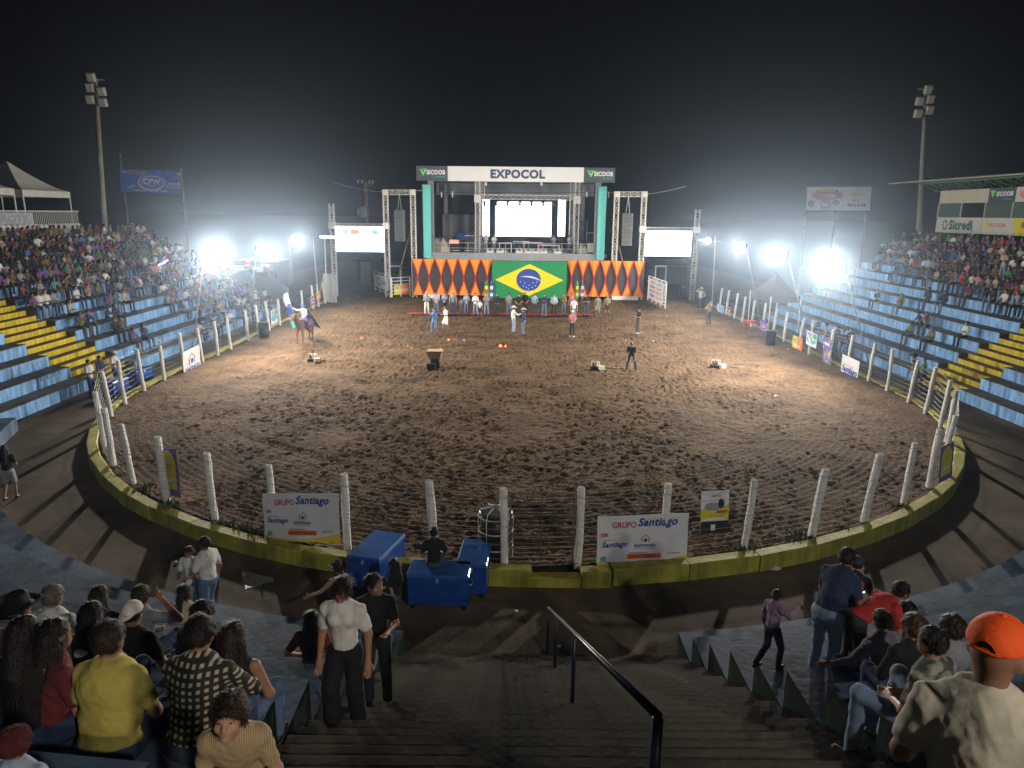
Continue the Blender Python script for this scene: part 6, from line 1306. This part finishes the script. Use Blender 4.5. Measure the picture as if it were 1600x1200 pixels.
ringer(894, 526, 'person in a white helmet, pale vest and black trousers', rz=150, shirt='pink', hat='cap', hatm='white', pants=2, arms='hold', shoe=2)
ringer(997, 521, 'lone person in dark T-shirt and grey jeans looking at a phone', rz=110, shirt='black', pants=4, arms='hold', shoe=2, nod=-.3)
ringer(986, 580, 'person in black T-shirt and blue jeans stooping over the firework tubes', rz=165, shirt='black', pants=0, bend=.75, arms='reach', spread=.16, nod=-.3)
ringer(1094, 483, 'cowboy in white shirt and white hat with a raised hand at the gate', rz=170, shirt='white', sleeve='long', hat='cowboy', hatm='white', armR='up', armL='hip', pants=0, girth=1.15, sc_=1.06, shoe=1)
ringer(1107, 506, 'person in a tan vest and bright blue jeans beside the far fence', rz=20, shirt='beige', hatm='navy', hat='cap', pants=1, arms='hold')
p = gp(1070, 461); chr_ = thing('plastic_chair', (p.x, p.y+1.5, 0), 'red plastic chair in the dark yard by the gate', 'chair')
b = MB(); b.rbox((0, 0, .44), (.45, .45, .05), .02); b.build('seat', M_rp, chr_, local=True); b = MB(); b.rbox((0, .22, .72), (.45, .05, .5), .02); b.build('backrest', M_rp, chr_, local=True)
for a in (-1, 1):
    for c in (-1, 1): b = MB(); b.tube([(a*.19, c*.19, .42), (a*.22, c*.22, 0)], .025, 6); b.build('leg', M_rp, chr_, local=True)
person((p.x, p.y+1.5, .47), R(180), joints('sit', arms='lap'), 'person in a red shirt seated on the chair in the dark yard', shirt='red', res=LOW)
for i, (px, shirt, lb, Y) in enumerate(((760, 'white', 'singer in a white top at the rider side of the stage', SY+2.0), (772, 'white', 'person in white top and jeans standing on the stage', SY+1.3), (866, 'beige', 'person in tan standing beyond the big screen edge on the stage', SY+3), (890, 'white', 'person in white seated-height beside the stage lattice tower', SY+2))):
    p = on_deck(px, Y); person(p, R(180+rnd.uniform(-50, 50)), joints('stand', arms='hold'), lb, shirt=shirt, pants=1, res=LOW, scale=1.0, group='people on the stage')
# walkway people
def walker(px, py, label, side, rz, **kw):
    jk = {k: kw.pop(k) for k in list(kw) if k in ('arms', 'armL', 'armR', 'step', 'bend')}
    p = gp(px, py, WZ); x = kw.pop('x', p.x); person((x, p.y, WZ), R(rz), joints('stand', **jk), label, res=LOW, group='people on the side walkways', **kw)
walker(1422, 612, 'person in dark green standing on the walkway before the blue tiers', 1, 60, shirt='green', pants=2, arms='hold', x=19.3)
walker(1402, 606, 'person in a black hat bending beside the dark green one', 1, 80, shirt='black', hat='cowboy', hatm='black', bend=.3, pants=1, x=19.4)
for i, (px, shirt, lb, x) in enumerate(((1275, 'beige', 'person in tan on the walkway under the brightest floodlight', 19.2), (1262, 'navy', 'person in navy behind the side fence under the floodlight', 19.6), (1292, 'black', 'person in black on the walkway beside the floodlight pole', 19.4), (1313, 'black', 'person in dark clothes leaning at the lowest tier by the floodlight', 19.8), (1302, 'navy', 'person in navy with hands together by the floodlight', 19.0))):
    y = x*FPX/(px-800)*.985; person((x, y, WZ), R(70+20*i), joints('stand', arms='hold'), lb, shirt=shirt, pants=i % 3, res=LOW, group='people on the side walkways')
for i, (px, py, shirt, lb, hm) in enumerate(((172, 622, 'navy', 'vendor in navy behind the side cool boxes', None), (196, 612, 'white', 'vendor in white beside the blue cool box on the walkway', 'white'), (160, 630, 'white', 'vendor in a pale shirt at the corner end of the cool boxes', None))):
    p = gp(px, py, WZ); person((-19.3, p.y+1.0, WZ), R(-100), joints('stand', arms='hold'), lb, shirt=shirt, pants=0, hat='cap' if hm else None, hatm='white', res=LOW, group='people on the side walkways')
p = Vector((-17.9, 64.5, 1.2)); person((-23.3, 62.6, 1.55), R(20), joints('stand', arms='hip'), 'person in pale blue shorts standing on the earth mound', shirt='black', legs='short', pants=3, res=LOW)

# ---------------------------------------------------------------- horse and rider
hp_ = gp(476, 533, .1); M_horse = mat('chestnut_coat', (.15, .065, .03), .55, .15, 3); HS = 1.0
hz_root = R(200-20)
B = [('e', A_(0, -.05, 1.12), (.27, .62, .30)), ('e', A_(0, .42, 1.15), (.25, .32, .32)), ('e', A_(0, -.55, 1.16), (.27, .34, .31)), ('c', A_(0, .60, 1.25), A_(0, .98, 1.72), .21, .13), ('c', A_(0, .96, 1.76), A_(0, 1.30, 1.50), .12, .07), ('e', A_(0, 1.30, 1.50), (.065, .09, .075)), ('c', A_(.06, .95, 1.84), A_(.075, .93, 1.96), .03, .012), ('c', A_(-.06, .95, 1.84), A_(-.075, .93, 1.96), .03, .012)]
for s_, st in ((1, .10), (-1, -.06)):
    B += [('c', A_(.14*s_, .42, .98), A_(.14*s_, .46+st, .56), .12, .06), ('c', A_(.14*s_, .46+st, .56), A_(.14*s_, .44+st, .14), .052, .04), ('c', A_(.14*s_, .45+st, .12), A_(.14*s_, .50+st, .04), .05, .06)]
    B += [('c', A_(.15*s_, -.62, 1.05), A_(.15*s_, -.50-st, .70), .16, .085), ('c', A_(.15*s_, -.50-st, .70), A_(.15*s_, -.74-st, .46), .075, .052), ('c', A_(.15*s_, -.74-st, .46), A_(.15*s_, -.66-st, .12), .05, .04), ('c', A_(.15*s_, -.66-st, .12), A_(.15*s_, -.60-st, .04), .05, .06)]
hr_ = link('horse', npmesh('horse', *skin(B, .03, .06), M_horse), None, (hp_.x, hp_.y, .06)); hr_.rotation_euler.z = R(163); tag(hr_, 'chestnut horse carrying the flag rider at the side of the ring', 'horse')
link('mane', npmesh('mane', *skin([('c', A_(0, .86, 1.84), A_(0, .48, 1.46), .06, .07), ('c', A_(0, .97, 1.88), A_(0, 1.08, 1.74), .04, .02)], .025, .03), HAIR[1]), hr_)
link('tail', npmesh('tail', *skin([('c', A_(0, -.84, 1.28), A_(0, -1.0, .95), .05, .07), ('c', A_(0, -1.0, .95), A_(0, -.98, .45), .07, .03)], .025, .03), HAIR[1]), hr_)
link('saddle', npmesh('saddle', *skin([('e', A_(0, -.05, 1.41), (.20, .30, .06)), ('c', A_(0, .20, 1.44), A_(0, .22, 1.54), .04, .03), ('c', A_(0, -.26, 1.44), A_(0, -.32, 1.52), .1, .06)], .025, .03), cloth((.30, .06, .02), 'saddle_leather')), hr_)
link('saddle_cloth', npmesh('saddle_cloth', *skin([('e', A_(0, -.06, 1.16), (.29, .36, .27))], .025, .03), cloth((.04, .07, .32), 'blue_saddle_cloth')), hr_)
link('bridle', npmesh('bridle', *skin([('c', A_(-.1, 1.08, 1.72), A_(.1, 1.08, 1.72), .03, .03), ('c', A_(-.09, 1.25, 1.56), A_(.09, 1.25, 1.56), .025, .025)], .02, .01), SHOE[0]), hr_)
J = joints('sit', lean=.03, spread=.20, armL='hold', armR=((.22, .12, -.02), (.40, .24, .12))); 
for S, s_ in (('R', 1), ('L', -1)): J['kn'+S] = A_(.34*s_, .16, -.16); J['an'+S] = A_(.36*s_, .08, -.58)
hv = Vector((hp_.x, hp_.y, .06)); rd = Matrix.Rotation(R(163), 3, 'Z')
person(hv+rd @ Vector((0, -.06, 1.42)), R(163), J, 'rider in a pale hat and blue cape holding up a flag on the horse', shirt='white', sleeve='long', hat='cowboy', hatm='blue', pants_m=cloth((.05, .09, .40), 'royal_blue'), hair='long', res=LOW)
b = MB(); b.grid(lambda u, v: tuple(hv+rd @ Vector(((u-.5)*.9*(.4+.9*v), -.26-.75*v-.1*math.cos(u*6.3)*v, 2.0-1.15*v-.25*(2*u-1)**2*v))), 14, 10); tag(b.build('cape', cloth((.05, .09, .40), 'royal_blue'), smooth=True), 'royal blue sequinned cape spread over the horse behind the rider', 'cape')
fb = hv+rd @ Vector((.44, .24, 1.9)); root = thing('rider_flag', fb, 'white, blue and green flag on a staff held by the rider', 'flag'); b = MB(); b.tube([fb-Vector((-.05, 0, .55)), fb+Vector((-.38, 0, 1.15))], .018, 6); b.build('staff', M_steel, root)
for k, M1 in enumerate((MATS['flag_white'], M_fb, MATS['logo_teal'])):
    b = MB(); b.grid(lambda u, v: tuple(fb+Vector((-.36-.34*u+.30*(k+v)*.62-.10*math.sin(u*4+k), -.12*math.sin(u*7+v*2), 1.12-(k+v)*.62-.32*u))), 10, 6); b.build('cloth_band', M1, root, True)

# the opening and strap at the back of the orange cap
Jc = joints('stand', arms='hold'); hc = Jc['head']; Hc = rotz(-.36); hq = lambda *p: tuple(hc+Hc@A_(*p))
b = MB(); b.add([hq(.034*math.cos(R(a)), -.1155+.10*(.034*math.cos(R(a)))**2/.034, .046+.040*math.sin(R(a))) for a in range(0, 181, 15)], [tuple(range(13))]); b.build('cap_opening', M_black, capman, local=True)
b = MB(); b.tube([hq(x, -.112+x*x*3.2, .050) for x in (-.045, -.02, 0, .02, .045)], .007, 6); b.build('cap_strap', HATM['orange'], capman, local=True)
b = MB(); b.lathe([(.012, 0), (.010, .006), (.002, .009)], hq(0, -.005, .146), 10); b.build('cap_button', HATM['orange'], capman, local=True)
# ================================================================ spectators in the side stands
VAR = []; cr = random.Random(11)
spec = [dict(hair='short', arms='lap'), dict(hair='short', arms='knee', lean=.32), dict(hair='long', arms='lap', female=True), dict(hair='short', arms='cross', sleeve='long'), dict(hair='long', arms='knee', lean=.25, female=True, sleeve='none'), dict(hair='short', arms='phone', hat='cap'),
        dict(hair='short', arms='lap', hat='cowboy', sleeve='long'), dict(hair='tail', arms='cross', female=True), dict(hair='short', armR='head', armL='knee', lean=.2), dict(hair='bushy', arms='knee', lean=.1), dict(hair='short', arms='hold', lean=-.05, sleeve='long'), dict(hair='long', armR='phone', armL='lap', female=True), dict(hair='short', arms='lap', hat='cap', lean=.25), dict(hair='short', arms='knee', lean=.1, legs='short', spread=.14)]
ORDP = ['body', 'shirt', 'trousers', 'hair', 'shoeL', 'shoeR', 'hat', 'cap']; PSL = dict(body=0, shirt=1, trousers=2, hair=3, shoeL=4, shoeR=4, hat=5, cap=5)
def merged(parts):
    Vs, Qs, mi, o = [], [], [], 0
    for k in ORDP:
        if k in parts and len(parts[k][0]): V, Q = parts[k]; Vs.append(V); Qs.append(Q+o); o += len(V); mi += [PSL[k]]*len(Q)
    return np.concatenate(Vs), np.concatenate(Qs), np.array(mi)
def variant(s, pose, res):
    s = dict(s); jk = {k: s.pop(k) for k in list(s) if k in ('lean', 'arms', 'armL', 'armR', 'spread', 'kneeup', 'feet', 'step')}
    return merged(figure(joints(pose, **jk), res=res, **s))
base6 = [SKIN[1], SHIRT['grey'], DENIM[0], HAIR[0], SHOE[0], HATM['straw']]
SITV = []
for s in spec:
    V, Q, mi = variant(s, 'sit', .036); SITV.append((npmesh('person', V, Q, base6, mi), V, Q, mi))
STV = []
for s in (dict(hair='short', arms='cross'), dict(hair='long', arms='hold', female=True), dict(hair='short', arms='down', hat='cowboy', sleeve='long')):
    V, Q, mi = variant(s, 'stand', .036); STV.append((npmesh('person', V, Q, base6, mi), V, Q, mi))
ck = list(SHC); wt = dict(white=5, black=12, grey=4, navy=7, paleblue=2, beige=3, red=1, brown=5, maroon=4, pink=1, yellow=0, olive=3, purple=2)
pool = [k for k in ck for _ in range(wt.get(k, 1))]
seats = []
def fill(side):
    for n in range(0, 12):
        y = 25.0 if side < 0 else 25.0
        y1 = 59.6 if side < 0 else 58.0
        while y < y1:
            y += cr.uniform(.46, .62); x = side*(RT0+TD*n+.28)
            px = 800+FPX*(x-CAM[0])/(y*.97+1.2)
            if side < 0 and (px < -14): continue
            if side > 0 and (px > 1614): continue
            st = (32.4, 36.2) if side < 0 else (32.0, 35.4)
            if st[0]-.3 < y < st[1]+.3: continue
            if side < 0: # packed above, thin toward the lower rows and the stairs
                dens = {0: .02, 1: .03, 2: .05, 3: .12, 4: .36, 5: .68, 6: .82}.get(n, .9)
                if n <= 5 and y > 45: dens = max(dens, .3+.02*(y-45)+.05*n)
                if n >= 10 and y > 57: dens *= .6
            else:
                lim = 5.2 if y < 42 else 6.0+(y-42)*.10
                dens = .95 if n >= lim+1 else (.7 if n >= lim else (.05 if n > 1 else .0))
                if px < 1370: dens = .0 if n < 9 else .5
                if px < 1345 and n < 11: dens = 0
            if cr.random() > dens: continue
            seats.append((side, n, y, x))
fill(-1); fill(1)
for (side, n, y) in ((-1, 2, 38.7), (-1, 2, 39.3), (-1, 3, 37.2), (-1, 3, 37.8), (-1, 3, 40.6), (-1, 0, 44.6), (-1, 0, 45.3), (1, 4, 45.4), (1, 3, 40.6), (1, 3, 41.2)): seats.append((side, n, y, side*(RT0+TD*n+.28)))
d2 = lambda s: (s[2]**2+s[3]**2+(7.9-s[1]*.5)**2)
seats.sort(key=d2); near_s, far_s = seats[:235], seats[235:]
rows = {}
for s in near_s: rows.setdefault((s[0], s[1]), []).append(s)
def slot(ob, i, M): ob.material_slots[i].link = 'OBJECT'; ob.material_slots[i].material = M
for (side, n), L in sorted(rows.items()):
    L.sort(key=lambda s: s[2])
    for i, (sd, n_, y, x) in enumerate(L):
        v = cr.randrange(len(SITV)); c = cr.choice(pool); z = WZ+TH*(n+1); up = cr.random() < .03
        me = (STV[cr.randrange(3)] if up else SITV[v])[0]
        o = bpy.data.objects.new('person', me); col.objects.link(o)
        o.location = (x, y, z); o.rotation_euler.z = (-math.pi/2 if side < 0 else math.pi/2)+cr.uniform(-.35, .35)+(.15 if side > 0 else -.15); s_ = cr.uniform(.92, 1.05)*(1 if cr.random() > .1 else .72); o.scale = (s_,)*3
        for k, M in enumerate((SKIN[cr.choice((0, 1, 1, 2, 2, 3))], SHIRT[c], DENIM[cr.choice((0, 0, 1, 2, 2, 3, 4))], HAIR[cr.choice((0, 0, 0, 1, 2))], SHOE[cr.randrange(3)], HATM[cr.choice(('straw', 'white', 'black', 'red', 'navy'))])): slot(o, k, M)
        tag(o, f'person in {c} {"standing" if up else "seated"}, {ORD[n]} row of {"tent" if side < 0 else "press box"} stand, {ORD[i]} from near end', 'person', 'spectators in the tent side stand' if side < 0 else 'spectators in the press box side stand')
# the farther ones, too small to pick apart: one mass
Vs, Qs, Ms, off = [], [], [], 0; palette = []; pal_idx = {}
def pm(M):
    if M.name not in pal_idx: pal_idx[M.name] = len(palette); palette.append(M)
    return pal_idx[M.name]
LOWV = [variant(s, 'sit', .055) for s in spec]
for (side, n, y, x) in far_s:
    V, Q, mi = LOWV[cr.randrange(len(LOWV))]; a = (-math.pi/2 if side < 0 else math.pi/2)+cr.uniform(-.35, .35); s_ = cr.uniform(.92, 1.05)
    W = (V*s_)@rotz(a).T+A_(x, y, WZ+TH*(n+1)); ids = np.array([pm(M) for M in (SKIN[cr.choice((0, 1, 1, 2, 2, 3))], SHIRT[cr.choice(pool)], DENIM[cr.choice((0, 0, 1, 2, 2, 3))], HAIR[cr.choice((0, 0, 1))], SHOE[cr.randrange(3)], HATM[cr.choice(('straw', 'white', 'black', 'red'))])])
    Vs.append(W); Qs.append(Q+off); Ms.append(ids[mi]); off += len(W)
o = link('crowd', npmesh('crowd', np.concatenate(Vs), np.concatenate(Qs), palette, np.concatenate(Ms))); tag(o, 'distant crowd packed on the far ends of both side stands', 'crowd', kind='stuff')
# a purple light stick waved in the stand
p = atX(248, 414, -24.0); b = MB(); b.tube([p, p+Vector((.1, .5, .1)), p+Vector((.1, 1.1, .25))], .05, 8); tag(b.build('light_stick', mat('purple_glow', (.4, .2, .8), .4, 0, emit=(.45, .25, 1.0), es=6)), 'glowing purple light stick waved among the tent-side spectators', 'light stick')
print('seats', len(seats), 'near', len(near_s), 'far', len(far_s))
